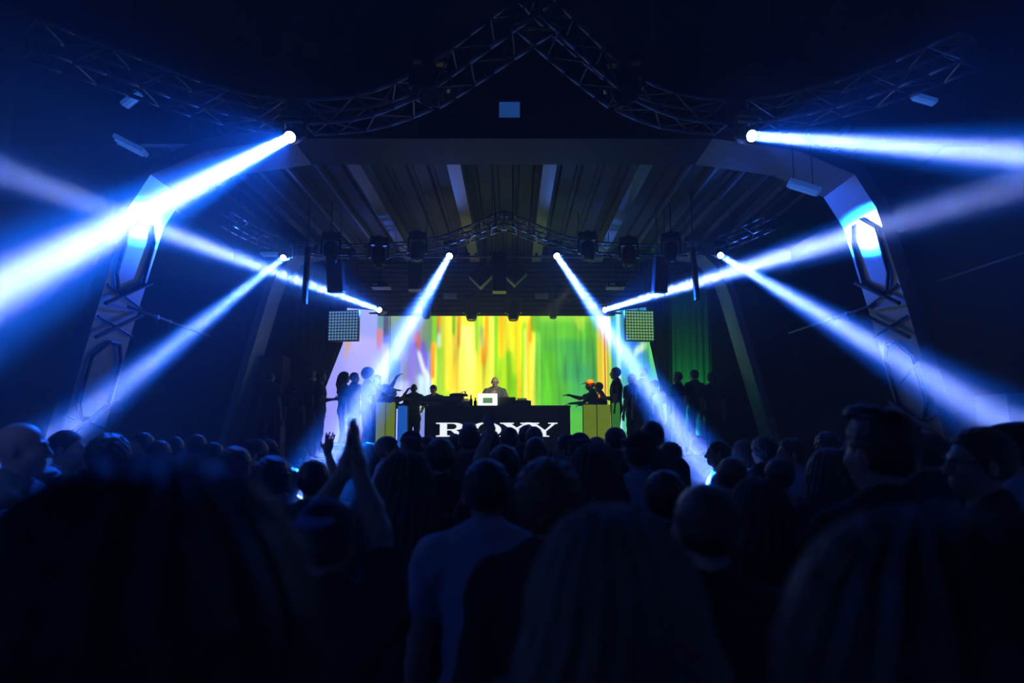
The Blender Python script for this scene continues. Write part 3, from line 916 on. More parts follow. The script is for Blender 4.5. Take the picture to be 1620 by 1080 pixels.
for px, h, lab in ((745, .20, 'dark bottle on the booth, nearest the disc players'), (752, .15, 'shorter dark bottle on the booth, next to the laptop')):
    o = empty('bottle', top_at(px, .2))
    MB().lathe([(0, 0), (.03, 0), (.032, .02), (.032, h * .55), (.013, h * .72), (.012, h)], Matrix(), 20).build('glass', mat('bottle_glass', (.02, .04, .02), .1), o)
    MB().lathe([(0.014, h - .015), (.014, h + .005), (0, h + .006)], Matrix(), 16).build('cap', M_ALU, o)
    tag(o, lab, 'bottle', 'bottles on the booth')

# speaker tower at the stage's left, small bits on ceiling
speaker_box(412, 562, 445, 640, 13.55, .5, 'large dark speaker stack standing at the left end of the stage', name='speaker_stack')
st = [o for o in COL.objects if o.name.startswith('speaker_stack')][0]
MB().box((0, .25, -(st.location.z - SZ) / 2 - .25), (.46, .5, (st.location.z - SZ) - .5)).build('lower_cabinet', M_BLACK, st, bevel=.01)

for (px, py, Y, w, h, rl, lab) in ((806, 171, 8.1, .26, .19, 0, 'rectangular plate with painted pale blue glow on the dark fascia in the middle'),):
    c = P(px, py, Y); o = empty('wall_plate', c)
    MB().box((0, .06, 0), (w, .08, h)).build('body', mat('plate_painted_glow', (.5, .5, .5), .5, emit=(.010, .045, .19), es=1), o, bevel=.006)  # blue emission stands in for light the plate catches
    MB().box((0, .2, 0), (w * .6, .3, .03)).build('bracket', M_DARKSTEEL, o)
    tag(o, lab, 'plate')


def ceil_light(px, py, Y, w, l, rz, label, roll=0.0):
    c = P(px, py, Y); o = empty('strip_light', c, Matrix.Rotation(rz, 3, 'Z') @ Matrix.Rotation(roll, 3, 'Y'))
    MB().box((0, 0, 0), (w, l, .05)).build('tray', mat('diffuser_painted_glow', (.6, .6, .6), .5, emit=(.010, .048, .23), es=1), o, bevel=.008)  # tray is unlit: its emission paints the blue light it reflects
    t = MB()
    for k in (-1, 1): t.tube((-w * .42, k * l * .22, -.035), (w * .42, k * l * .22, -.035), .014)
    t.build('tube', mat('tube_painted_glow', (.8, .8, .8), .3, emit=(.02, .08, .35), es=1), o)  # tubes are off too, reflected blue painted as emission
    for k in (-1, 1): hang(o, (k * w * .3, 0, -.01), .005, .01, 'hanger')
    tag(o, label, 'light', 'ceiling strip lights')


ceil_light(207, 230, 7.4, .36, .18, .2, 'unlit strip light with painted bluish glow hanging below the curved truss at upper left', .45)
ceil_light(208, 157, 6.8, .22, .10, -.2, 'small oval looking light with painted pale glow at upper left under the truss', -.6)
ceil_light(1272, 296, 7.5, .36, .20, -.2, 'unlit strip light with painted bluish glow beside the right column knee', .40)
ceil_light(1462, 156, 6.8, .26, .08, 0, 'small light with faint painted glow at upper right under the truss', .3)
ceil_light(427, 402, 13.0, .34, .16, 0, 'strip light with faint painted glow beside the rear left beam lamp')
o = tag(MB().lathe([(.012, 0), (.012, .02), (0, .024)], Matrix.Translation(P(307, 208, 8.495)) @ Matrix.Rotation(PI / 2, 4, 'X'), 10).build('indicator_lamp', M_LED), 'tiny red indicator lamp high on the left fascia', 'indicator')

# ------------------------------------------------------------------ people
# Bodies are one continuous surface each: a distance field of tapered limbs and ellipsoids, polygonised.


def rotx(a): return np.array([[1, 0, 0], [0, math.cos(a), -math.sin(a)], [0, math.sin(a), math.cos(a)]])
def roty(a): return np.array([[math.cos(a), 0, math.sin(a)], [0, 1, 0], [-math.sin(a), 0, math.cos(a)]])
def rotz(a): return np.array([[math.cos(a), -math.sin(a), 0], [math.sin(a), math.cos(a), 0], [0, 0, 1]])
def V3(*a): return np.array(a, float)


class Field:
    """collects primitives: cone (a, b, ra, rb, k), ellipsoid (c, r, R, k)"""
    def __init__(s): s.p = []

    def cone(s, a, b, ra, rb, k=.02, cut=None):
        s.p.append(('c', np.array(a, float), np.array(b, float), ra, rb, k, cut)); return s

    def ell(s, c, r, R=None, k=.02, sub=False):
        s.p.append(('e' if not sub else 's', np.array(c, float), np.array(r, float), R, k)); return s

    def grid(s, h, extra=None, inflate=0.0):
        lo = np.full(3, 9e9); hi = -lo
        for q in s.p:
            if q[0] == 'c':
                for c, r in ((q[1], q[3]), (q[2], q[4])): lo = np.minimum(lo, c - r); hi = np.maximum(hi, c + r)
            elif q[0] == 'e':
                r = q[2].max(); lo = np.minimum(lo, q[1] - r); hi = np.maximum(hi, q[1] + r)
        lo -= .03 + inflate; hi += .03 + inflate
        n = np.ceil((hi - lo) / h).astype(int) + 1
        D = np.full(n, .06, np.float32)
        ax = [lo[i] + h * np.arange(n[i], dtype=np.float32) for i in range(3)]
        for q in s.p:
            if q[0] == 'c':
                rr = max(q[3], q[4]) + inflate; pl = np.minimum(q[1], q[2]) - rr; ph = np.maximum(q[1], q[2]) + rr; k = q[5]
            else:
                rr = q[2].max() + inflate; pl = q[1] - rr; ph = q[1] + rr; k = q[4]
            m = 2 * k + .012
            i0 = np.clip(np.floor((pl - m - lo) / h).astype(int), 0, n - 1); i1 = np.clip(np.ceil((ph + m - lo) / h).astype(int) + 1, 1, n)
            x = ax[0][i0[0]:i1[0], None, None]; y = ax[1][None, i0[1]:i1[1], None]; z = ax[2][None, None, i0[2]:i1[2]]
            if q[0] == 'c':
                a, b = q[1], q[2]; d = b - a; L2 = float(d @ d) + 1e-12
                px, py, pz = x - a[0], y - a[1], z - a[2]
                t = np.clip((px * d[0] + py * d[1] + pz * d[2]) / L2, 0, 1)
                dist = np.sqrt((px - t * d[0]) ** 2 + (py - t * d[1]) ** 2 + (pz - t * d[2]) ** 2) - (q[3] + (q[4] - q[3]) * t) - inflate
                if q[6] is not None:
                    u = d / math.sqrt(L2); c = a + d * q[6]
                    dist = np.maximum(dist, (x - c[0]) * u[0] + (y - c[1]) * u[1] + (z - c[2]) * u[2])
            else:
                c, r, R = q[1], q[2], q[3]
                px, py, pz = x - c[0], y - c[1], z - c[2]
                if R is not None:
                    qx = px * R[0, 0] + py * R[1, 0] + pz * R[2, 0]; qy = px * R[0, 1] + py * R[1, 1] + pz * R[2, 1]; qz = px * R[0, 2] + py * R[1, 2] + pz * R[2, 2]
                else: qx, qy, qz = px, py, pz
                r = r + (inflate if q[0] == 'e' else 0)
                k0 = np.sqrt((qx / r[0]) ** 2 + (qy / r[1]) ** 2 + (qz / r[2]) ** 2)
                k1 = np.sqrt((qx / r[0] ** 2) ** 2 + (qy / r[1] ** 2) ** 2 + (qz / r[2] ** 2) ** 2)
                dist = k0 * (k0 - 1) / (k1 + 1e-6)
            sl = D[i0[0]:i1[0], i0[1]:i1[1], i0[2]:i1[2]]
            if q[0] == 's':
                sl[...] = np.maximum(sl, -dist)
            else:
                hh = np.maximum(k - np.abs(sl - dist), 0) / k
                sl[...] = np.minimum(sl, dist) - hh * hh * k * .25
        if extra is not None:
            D = extra(D, ax[0][:, None, None], ax[1][None, :, None], ax[2][None, None, :]).astype(np.float32)
        D[0] = D[-1] = .05; D[:, 0] = D[:, -1] = .05; D[:, :, 0] = D[:, :, -1] = .05
        return D, lo, h


def surface(D, lo, h, name, relax=2):
    S = D < 0
    n = D.shape
    cnt = np.zeros(tuple(k - 1 for k in n), np.uint8)
    for dx in (0, 1):
        for dy in (0, 1):
            for dz in (0, 1):
                cnt += S[dx:n[0] - 1 + dx, dy:n[1] - 1 + dy, dz:n[2] - 1 + dz]
    mixed = (cnt > 0) & (cnt < 8)
    I, J, K = np.nonzero(mixed)
    idx = np.full(mixed.shape, -1, np.int32); idx[I, J, K] = np.arange(len(I))
    acc = np.zeros((len(I), 3)); w = np.zeros(len(I))
    C = {}
    for dx in (0, 1):
        for dy in (0, 1):
            for dz in (0, 1): C[dx, dy, dz] = D[I + dx, J + dy, K + dz]
    for a in C:
        for ax in range(3):
            if a[ax] == 0:
                b = list(a); b[ax] = 1; b = tuple(b)
                va, vb = C[a], C[b]; m = (va < 0) != (vb < 0)
                t = va[m] / (va[m] - vb[m])
                p = np.tile(np.array(a, float), (m.sum(), 1)); p[:, ax] += t
                acc[m] += p; w[m] += 1
    V = (acc / w[:, None] + np.stack([I, J, K], 1)) * h + lo
    F = []
    for ax in range(3):
        o = [slice(None)] * 3; p = [slice(None)] * 3
        o[ax] = slice(0, -1); p[ax] = slice(1, None)
        A, B = S[tuple(o)], S[tuple(p)]
        ch = A != B
        e = np.stack(np.nonzero(ch), 1)
        b1, b2 = (ax + 1) % 3, (ax + 2) % 3
        e = e[(e[:, b1] > 0) & (e[:, b2] > 0) & (e[:, b1] < n[b1] - 1) & (e[:, b2] < n[b2] - 1)]
        ins = A[tuple(e.T)]
        q = []
        for s1, s2 in ((-1, -1), (0, -1), (0, 0), (-1, 0)):
            c = e.copy(); c[:, b1] += s1; c[:, b2] += s2
            q.append(idx[tuple(c.T)])
        q = np.stack(q, 1)
        q[~ins] = q[~ins][:, ::-1]
        F.append(q)
    F = np.concatenate(F)
    F = F[(F >= 0).all(1)]
    for _ in range(relax):            # light smoothing
        s_ = np.zeros_like(V); c_ = np.zeros(len(V))
        for a, b in ((0, 1), (1, 2), (2, 3), (3, 0)):
            np.add.at(s_, F[:, a], V[F[:, b]]); np.add.at(s_, F[:, b], V[F[:, a]])
            np.add.at(c_, F[:, a], 1); np.add.at(c_, F[:, b], 1)
        V = V * .5 + (s_ / np.maximum(c_, 1)[:, None]) * .5
    me = bpy.data.meshes.new(name)
    me.vertices.add(len(V)); me.vertices.foreach_set('co', V.astype(np.float32).ravel())
    me.loops.add(F.size); me.loops.foreach_set('vertex_index', F.astype(np.int32).ravel())
    me.polygons.add(len(F)); me.polygons.foreach_set('loop_start', np.arange(0, F.size, 4, dtype=np.int32))
    me.polygons.foreach_set('loop_total', np.full(len(F), 4, np.int32))
    me.polygons.foreach_set('use_smooth', np.ones(len(F), bool))
    me.update(); me.validate()
    return me


def ik(S, T, l1, l2, hint):
    d = T - S; L = np.linalg.norm(d); L2 = min(L, (l1 + l2) * .999); u = d / L; T = S + u * L2
    a = (l1 * l1 - l2 * l2 + L2 * L2) / (2 * L2); hgt = math.sqrt(max(0, l1 * l1 - a * a))
    hint = np.array(hint, float); v = hint - u * (hint @ u); v /= np.linalg.norm(v) + 1e-9
    return S + u * a + v * hgt, T


def unit(v): v = np.array(v, float); return v / (np.linalg.norm(v) + 1e-9)


def hand(F, W, d, n, side, curl=.35, spread=.12, point=False):
    """palm and five fingers; d finger direction, n palm normal, side=+1 when the thumb is toward cross(d, n)"""
    d = unit(d); n = unit(n - d * (np.array(n) @ d)); t = np.cross(d, n) * side
    R = np.stack([t, n, d], 1)
    F.cone(W, W + d * .03, .024, .028, .02)
    F.ell(W + d * .055, (.041, .016, .05), R, .012)
    for i, (off, ln) in enumerate(((.029, .072), (.010, .080), (-.010, .074), (-.028, .058))):
        c = curl
        if point and i > 0: c = 1.5
        if point and i == 0: c = .05
        b = W + d * .092 + t * off
        d1 = unit(d + t * off * spread * 40 - n * -c * .6)
        m = b + d1 * ln * .5
        d2 = unit(d1 * math.cos(c) + n * math.sin(c))
        e = m + d2 * ln * .32
        d3 = unit(d1 * math.cos(c * 1.7) + n * math.sin(c * 1.7))
        F.cone(b, m, .0095, .0085, .004); F.cone(m, e, .0085, .008, .004); F.cone(e, e + d3 * ln * .22, .008, .007, .004)
    b = W + d * .025 + t * .028; m = b + unit(d * .7 + t * .75 + n * .25) * .045
    F.cone(b, m, .013, .0105, .01); F.cone(m, m + unit(d * .95 + t * .25 + n * .3) * .032, .0105, .009, .004)


# pose: wrist targets (x, y, z), elbow hints, hand direction, palm normal, curl, point
HANG = dict(w=(.27, .04, .84), hint=(.3, -.6, 0), d=(0, .12, -1), n=(-1, 0, 0), curl=.5)
POSES = {
    'stand': dict(),
    'drink': dict(R=dict(w=(.15, .30, 1.18), hint=(.4, -.5, -1), d=(-.25, 1, .25), n=(-1, 0, 0), curl=1.0)),
    'phone': dict(R=dict(w=(.14, .33, 1.50), hint=(.5, -.1, -1), d=(-.2, .3, 1), n=(-.3, 1, 0), curl=.9)),
    'clap': dict(R=dict(w=(.030, .31, 1.835), hint=(1.0, .1, -.35), d=(-.10, .0, 1), n=(-1, 0, 0), curl=.08),
                 L=dict(w=(-.018, .31, 1.835), hint=(-1.0, .1, -.35), d=(.12, .0, 1), n=(1, 0, 0), curl=.08)),
    'point': dict(L=dict(w=(-.33, .12, 1.82), hint=(-.6, 0, .2), d=(-.45, .25, .6), n=(.5, .5, -.2), curl=1.0, point=True)),
    'wave': dict(R=dict(w=(.24, .12, 1.88), hint=(1, -.1, 0), d=(.1, .1, 1), n=(0, 1, 0), curl=.3)),
    'reach': dict(R=dict(w=(.16, .56, 1.42), hint=(.4, 0, -1), d=(0, 1, .05), n=(0, 0, -1), curl=.35),
                  L=dict(w=(-.16, .50, 1.22), hint=(-.4, 0, -1), d=(0, 1, -.1), n=(0, 0, -1), curl=.45), lean=.18),
    'reachup': dict(R=dict(w=(.17, .42, 1.72), hint=(.5, 0, -1), d=(0, .8, .6), n=(0, .5, -1), curl=.5),
                    L=dict(w=(-.15, .5, 1.45), hint=(-.4, 0, -1), d=(0, 1, .1), n=(0, 0, -1), curl=.3), lean=.1),
    'both_up': dict(R=dict(w=(.22, .15, 1.93), hint=(1, -.1, 0), d=(.05, .1, 1), n=(0, 1, 0), curl=.25),
                    L=dict(w=(-.24, .17, 1.90), hint=(-1, -.1, 0), d=(-.05, .1, 1), n=(0, 1, 0), curl=.3)),
    'crossed': dict(R=dict(w=(-.10, .23, 1.22), hint=(1, .2, -.9), d=(-1, .0, .15), n=(0, -1, 0), curl=.5),
                    L=dict(w=(.11, .20, 1.17), hint=(-1, .2, -.9), d=(1, .0, .1), n=(0, -1, 0), curl=.5)),
    'dj': dict(R=dict(w=(.06, .20, 1.33), hint=(1, .1, -1), d=(-.45, .1, .7), n=(-.2, -1, 0), curl=1.0),
               L=dict(w=(-.22, .40, 1.10), hint=(-.6, 0, -1), d=(.1, 1, -.3), n=(0, 0, -1), curl=.3), lean=.05, nod=.15),
    'sit': dict(R=dict(w=(.2, .40, 1.08), hint=(.5, 0, -1), d=(-.1, 1, -.2), n=(0, 0, -1), curl=.4),
                L=dict(w=(-.2, .38, 1.08), hint=(-.5, 0, -1), d=(.1, 1, -.2), n=(0, 0, -1), curl=.4), lean=.22, nod=.1),
    'vsign': dict(L=dict(w=(-.10, .42, 1.36), hint=(-.6, 0, -1), d=(-.1, .8, .5), n=(.8, 0, -.2), curl=.3)),
}
CACHE = {}


def joints(pose, fem):
    p = POSES[pose]
    lean = p.get('lean', 0.0); piv = V3(0, 0, .95)
    RL = rotx(-lean)
    T = lambda q: RL @ (np.array(q, float) - piv) + piv
    sh = .185 if not fem else .165
    J = {'T': T, 'RL': RL, 'sh': sh, 'nod': p.get('nod', 0.0)}
    for key, s in (('R', 1), ('L', -1)):
        a = dict(HANG); mir = key not in p
        if not mir: a = p[key]
        f = (lambda v: np.array(v, float)) if (not mir or s > 0) else (lambda v: np.array(v, float) * V3(-1, 1, 1))
        S = T((s * sh, 0, 1.425)); W = f(a['w'])
        if not mir: W = W + (T((0, 0, 1.4)) - V3(0, 0, 1.4)) * .5
        E, W = ik(S, W, .285, .255, f(a['hint']))
        J[key] = (S, E, W, f(a['d']), f(a['n']), a.get('curl', .4), a.get('point', False), s)
    return J


def head_tf(J):
    T = J['T']; Rn = J['RL'] @ rotx(-J['nod'])
    piv = V3(0, .005, 1.55)
    return (lambda q: Rn @ (np.array(q, float) - piv) + T(piv)), Rn


def torso(F, J, fem, legs=True):
    T, RL = J['T'], J['RL']
    sh = J['sh']; w = .93 if fem else 1.0
    F.ell(T((0, .0, 1.30)), (.158 * w, .112, .19), RL, .05)
    F.ell(T((0, -.015, 1.38)), (.165 * w, .09, .10), RL, .05)
    F.ell(T((0, .01, 1.11)), (.138 * (.88 if fem else 1), .10, .15), RL, .06)
    F.ell(V3(0, 0, .95), (.165, .115, .13), None, .06)
    if fem:
        for s in (-1, 1): F.ell(T((s * .07, .09, 1.29)), (.06, .05, .055), RL, .03)
    for s in (-1, 1):
        F.cone(T((s * (sh - .02), -.005, 1.425)), T((s * .03, -.012, 1.50)), .050, .045, .05)
    for key in 'RL':
        S, E, W, *_ = J[key]
        F.cone(S, S + (E - S) * .25, .058, .054, .04)


def arms(F, J, k=.02, frac=1.0, to_wrist=True, ru=(.054, .041), rl=(.041, .025)):
    for key in 'RL':
        S, E, W, *_ = J[key]
        if frac <= 1:
            F.cone(S, E, ru[0], ru[1], k, cut=frac if frac < 1 else None)
        if to_wrist:
            if frac > 1: F.cone(S, E, ru[0], ru[1], k)
            F.cone(E, E + (W - E) * .35, rl[0], rl[0] * .98, k); F.cone(E + (W - E) * .35, W, rl[0] * .98, rl[1], k, cut=.93 if frac > 1 else None)


def legs(F):
    for s in (-1, 1):
        F.cone((s * .085, 0, .90), (s * .10, .012, .50), .088, .056, .04)
        F.cone((s * .10, .012, .50), (s * .11, -.02, .30), .055, .055, .03)
        F.cone((s * .11, -.02, .30), (s * .115, -.03, .09), .055, .036, .03)


def body_mesh(pose, fem, h):
    key = ('body', pose, fem, h)
    if key in CACHE: return CACHE[key]
    J = joints(pose, fem); F = Field()
    torso(F, J, fem); arms(F, J); legs(F)
    for s in (-1, 1):
        F.cone((s * .115, -.03, .07), (s * .13, .13, .035), .036, .028, .03)
    for k_ in 'RL':
        S, E, W, d, n, curl, point, s = J[k_]
        hand(F, W, d, n, s, curl, point=point)
    T = J['T']; H, Rn = head_tf(J)
    F.cone(T((0, -.012, 1.47)), H((0, .002, 1.58)), .056, .052, .03)
    F.ell(H((0, .0, 1.665)), (.074, .093, .088), Rn, .03)          # skull
    F.ell(H((0, .045, 1.605)), (.056, .055, .070), Rn, .03)         # jaw
    F.ell(H((0, .082, 1.560)), (.022, .018, .018), Rn, .02)         # chin
    F.cone(H((0, .092, 1.655)), H((0, .118, 1.618)), .010, .013, .012)   # nose
    F.ell(H((0, .110, 1.612)), (.019, .012, .010), Rn, .008)
    F.ell(H((0, .090, 1.668)), (.050, .014, .010), Rn, .012)        # brow
    for s in (-1, 1):
        F.ell(H((s * .031, .096, 1.643)), (.019, .014, .013), Rn, sub=True)
        F.ell(H((s * .031, .083, 1.643)), (.013, .013, .012), Rn, .003)
        F.ell(H((s * .045, .070, 1.618)), (.02, .02, .02), Rn, .02)
        F.ell(H((s * .079, .0, 1.632)), (.010, .021, .034), Rn @ rotz(-s * .35), .006)
    F.ell(H((0, .097, 1.588)), (.026, .012, .007), Rn, .006)
    F.ell(H((0, .095, 1.577)), (.022, .012, .008), Rn, .006)
    D, lo, hh = F.grid(h)
    me = surface(D, lo, hh, 'body', 1)
    CACHE[key] = me
    return me


def shirt_mesh(pose, fem, kind, h):
    """kind: tee, long, tank, hood"""
    key = ('shirt', pose, fem, kind, h)
    if key in CACHE: return CACHE[key]
    J = joints(pose, fem); F = Field(); T = J['T']
    torso(F, J, fem)
    if kind == 'tee': arms(F, J, .025, frac=.70, to_wrist=False, ru=(.062, .056))
    elif kind in ('long', 'hood'): arms(F, J, .025, frac=2.0, ru=(.058, .047), rl=(.047, .034))
    if kind == 'hood':
        F.ell(T((0, -.075, 1.48)), (.12, .06, .075), None, .03)
    if kind in ('tee', 'long'):
        F.cone(T((0, -.02, 1.485)), T((0, -.005, 1.51)), .060, .060, .02)
    nk = T((0, .015, 1.535 if kind != 'tank' else 1.53)); hem = .86 if kind != 'tank' else .9

    def ex(D, x, y, z):
        n_ = .0035 * np.sin(x * 38 + 3 * np.sin(z * 9 + y * 12)) * np.sin(z * 14 + x * 11) + .003 * np.sin(z * 46 + 4 * np.sin(x * 17) + y * 20)
        D = D + n_
        D = np.maximum(D, (hem - z))
        r = np.sqrt((x - nk[0]) ** 2 + (y - nk[1]) ** 2 + ((z - nk[2]) * 1.0) ** 2) - (.062 if kind != 'tank' else .11)
        return np.maximum(D, -r)
    D, lo, hh = F.grid(h, ex, .013)
    me = surface(D, lo, hh, 'shirt', 1); CACHE[key] = me
    return me


def trouser_mesh(h):
    key = ('trousers', h)
    if key in CACHE: return CACHE[key]
    F = Field(); F.ell(V3(0, 0, .95), (.165, .115, .13), None, .05); legs(F)

    def ex(D, x, y, z):
        D = D + .004 * np.sin(z * 30 + x * 20)
        return np.maximum(np.maximum(D, .06 - z), z - .99)
    D, lo, hh = F.grid(h, ex, .010)
    me = surface(D, lo, hh, 'trousers', 1); CACHE[key] = me
    return me


def shoe_mesh():
    if 'shoe' in CACHE: return CACHE['shoe']
    F = Field()
    for s in (-1, 1):
        F.cone((s * .115, -.045, .05), (s * .132, .15, .038), .048, .040, .03); F.cone((s * .115, -.03, .09), (s * .115, -.03, .11), .046, .046, .02)
    D, lo, hh = F.grid(.012, lambda D, x, y, z: np.maximum(D, .002 - z))
    CACHE['shoe'] = surface(D, lo, hh, 'shoes', 1); return CACHE['shoe']


def hair_mesh(style, pose, fem, h):
    J = joints(pose, fem)
    key = ('hair', style, POSES[pose].get('lean', 0), J['nod'], h)
    if key in CACHE: return CACHE[key]
    H, Rn = head_tf(J); F = Field(); ex = None
    inv = Rn.T; h0 = H((0, 0, 1.665))

    def loc(x, y, z):
        a, b, c = x - h0[0], y - h0[1], z - h0[2]
        return (a * inv[0, 0] + b * inv[0, 1] + c * inv[0, 2], a * inv[1, 0] + b * inv[1, 1] + c * inv[1, 2], a * inv[2, 0] + b * inv[2, 1] + c * inv[2, 2])

    def cutface(D, x, y, z, line=.55, front=.075, low=-.075):
        a, b, c = loc(x, y, z)
        D = np.maximum(D, (b - front) * .8 - (c - .01) * .75)       # keep the face free
        return np.maximum(D, low - c - np.clip(-b, -.05, .08) * .3 + np.clip(b, 0, 1) * 1.2)
    if style in ('short', 'crop', 'quiff'):
        t = {'short': .013, 'crop': .006, 'quiff': .013}[style]
        F.ell(H((0, -.002, 1.668)), (.074 + t, .093 + t, .088 + t), Rn, .02)
        if style == 'quiff': F.ell(H((0, .05, 1.755)), (.055, .06, .028), Rn, .02)
        am = .003 if style != 'crop' else .001

        def ex(D, x, y, z):
            D = D + am * np.sin(x * 160 + 5 * np.sin(z * 50)) * np.sin(y * 150 + 4 * np.sin(z * 70)) + am * .6 * np.sin(z * 260 + x * 90)
            return cutface(D, x, y, z, low=-.07)
    elif style in ('curly', 'afro'):
        t = .026 if style == 'curly' else .045
        F.ell(H((0, -.01, 1.675)), (.074 + t, .093 + t, .088 + t), Rn, .02)

        def ex(D, x, y, z):
            D = D + .009 * np.sin(x * 95 + 2 * np.sin(z * 33)) * np.sin(y * 92 + 2 * np.sin(x * 41)) * np.sin(z * 98 + 1.5 * np.sin(y * 37))
            return cutface(D, x, y, z, low=-.10, front=.085)
    elif style in ('long', 'longwide', 'bob'):
        L = {'long': 1.34, 'longwide': 1.26, 'bob': 1.49}[style]; w = .012 if style != 'longwide' else .03
        F.ell(H((0, -.006, 1.668)), (.090 + w * .4, .108 + w * .3, .102 + w * .2), Rn, .03)
        F.cone(H((0, -.03, 1.62)), H((0, -.055, 1.50)), .098 + w, .098 + w, .03)
        b0 = H((0, -.055, 1.50))
        if L < 1.49:
            for s in (-.07, 0, .07): F.cone(b0 + V3(s, -.01, .03), V3(b0[0] + s * 1.15, b0[1] - .035, L), .062 + w * .5, .040 + w, .03)

        def ex(D, x, y, z):
            a, b, c = loc(x, y, z)
            ang = np.arctan2(a, -b + .001)
            D = D + .0045 * np.sin(ang * 26 + 2 * np.sin(z * 14)) + .002 * np.sin(ang * 61 + z * 20) + .004 * np.exp(-(a / .006) ** 2) * (c > 0)
            D = np.maximum(D, (b - .065) * .9 - np.maximum(c - .015, -.0) * .8 * (c > 0))
            face = np.maximum(np.abs(a) - .062, .015 - b); D = np.where(c < .03, np.maximum(D, -face * 1.0), D)
            return D
    elif style == 'bun':
        F.ell(H((0, -.004, 1.668)), (.086, .104, .099), Rn, .02)
        F.ell(H((0, -.075, 1.765)), (.042, .042, .038), Rn, .012)

        def ex(D, x, y, z):
            return cutface(D + .003 * np.sin(x * 150 + z * 60), x, y, z, low=-.08)
    elif style in ('ponytail',):
        F.ell(H((0, -.004, 1.668)), (.086, .104, .099), Rn, .02)
        F.cone(H((0, -.10, 1.70)), H((0, -.155, 1.66)), .022, .03, .02); F.cone(H((0, -.155, 1.66)), H((0, -.15, 1.45)), .03, .012, .02)

        def ex(D, x, y, z):
            return cutface(D + .003 * np.sin(x * 150 + z * 60), x, y, z, low=-.08) if False else np.where(y > h0[1] - .09, cutface(D, x, y, z, low=-.08), D)
    D, lo, hh = F.grid(h, ex)
    me = surface(D, lo, hh, 'hair', 1); CACHE[key] = me
    return me


def cap_mesh(style, pose, fem, h=.006):
    J = joints(pose, fem); key = ('cap', style, POSES[pose].get('lean', 0), J['nod'])
    if key in CACHE: return CACHE[key]
    H, Rn = head_tf(J); h0 = H((0, 0, 1.665)); F = Field(); inv = Rn.T
    r = (.089, .108, .102)
    F.ell(H((0, 0, 1.672)), r, Rn, .01)
    if style == 'flat': F.ell(H((0, .0, 1.755)), (.095, .115, .028), Rn, .02)
    sgn = -1 if style == 'back' else 1
    F.ell(H((0, sgn * .125, 1.715)), (.066, .075, .008), Rn @ rotx(-sgn * .18), .006)

    def ex(D, x, y, z):
        c = (x - h0[0]) * inv[2, 0] + (y - h0[1]) * inv[2, 1] + (z - h0[2]) * inv[2, 2]
        return np.maximum(D, .018 - c)
    D, lo, hh = F.grid(h, ex); CACHE[key] = surface(D, lo, hh, 'cap', 1)
    return CACHE[key]


def glasses_mesh(pose, fem):
    J = joints(pose, fem); H, Rn = head_tf(J)
    key = ('glasses', POSES[pose].get('lean', 0), J['nod'])
    if key in CACHE: return CACHE[key]
    mb = MB()
    for s in (-1, 1):
        ring = [H((s * .033 + .025 * math.cos(t), .106, 1.643 + .018 * math.sin(t))) for t in np.linspace(0, 2 * PI, 17)]
        mb.path([Vector(p) for p in ring], .0028, 6)
        mb.tube(Vector(H((s * .058, .104, 1.650))), Vector(H((s * .083, .01, 1.650))), .0028, 6)
    mb.tube(Vector(H((-.010, .108, 1.648))), Vector(H((.010, .108, 1.648))), .0028, 6)
    me = bpy.data.meshes.new('spectacles'); me.from_pydata(mb.v, [], mb.f); CACHE[key] = me
    return me


def child(name, me, m, root, label=None):
    o = bpy.data.objects.new(name, me); COL.objects.link(o); o.parent = root
    if not me.materials: me.materials.append(m)
    o.material_slots[0].link = 'OBJECT'; o.material_slots[0].material = m
    if label: o['label'] = label
    return o


def person(px, top, Y, rot, label, pose='stand', hair='short', hc=None, shirt='black', kind='tee', trousers='black',
           fem=False, cap=None, capc='black', glasses=False, skin=None, z0=0.0, h=None, group=None, wide=1.0, phone=False):
    """standing person whose crown shows at pixel (px, top) at depth Y; rot in degrees, 0 = facing the stage"""
    g = P(px, top, Y)
    hh = {'short': 1.775, 'crop': 1.765, 'quiff': 1.785, 'curly': 1.79, 'afro': 1.81, 'long': 1.775, 'longwide': 1.78, 'bob': 1.775, 'bun': 1.80, 'ponytail': 1.775, 'bald': 1.755}[hair]
    if cap: hh = 1.78
    J = joints(pose, fem)
    Ht, _ = head_tf(J)
    topz = Ht((0, 0, hh))[2]
    S = (g.z - z0) / topz
    if h is None: h = .008 if Y < 3.2 else (.010 if Y < 5 else .012)
    if pose in ('clap', 'dj', 'point', 'wave', 'reach', 'reachup', 'both_up', 'crossed', 'vsign', 'phone'): h = min(h, .008)
    off = Ht((0, 0, hh)); Rz = Matrix.Rotation(math.radians(rot), 3, 'Z')
    o3 = Rz @ Vector((off[0] * S, off[1] * S, 0))
    root = empty('person', (g.x - o3.x, Y - o3.y, z0))
    root.rotation_euler = (0, 0, math.radians(rot)); root.scale = (S * wide, S * wide, S)
    sk = skin or M_SKIN
    child('body', body_mesh(pose, fem, h), sk, root)
    hc = hc or M_HAIR
    hh_ = .005 if Y < 3.2 else .007
    if hair != 'bald': child('hair', hair_mesh(hair, pose, fem, hh_), hc, root)
    child('shirt', shirt_mesh(pose, fem, kind, max(h, .009)), CLOTH[shirt], root)
    child('trousers', trouser_mesh(.014), CLOTH[trousers], root)
    child('shoes', shoe_mesh(), CLOTH['black'], root)
    if cap: child('cap', cap_mesh(cap, pose, fem), CLOTH[capc], root)
    if glasses: child('spectacles', glasses_mesh(pose, fem), M_GLASS, root)
    tag(root, label, 'person', group)
    return root


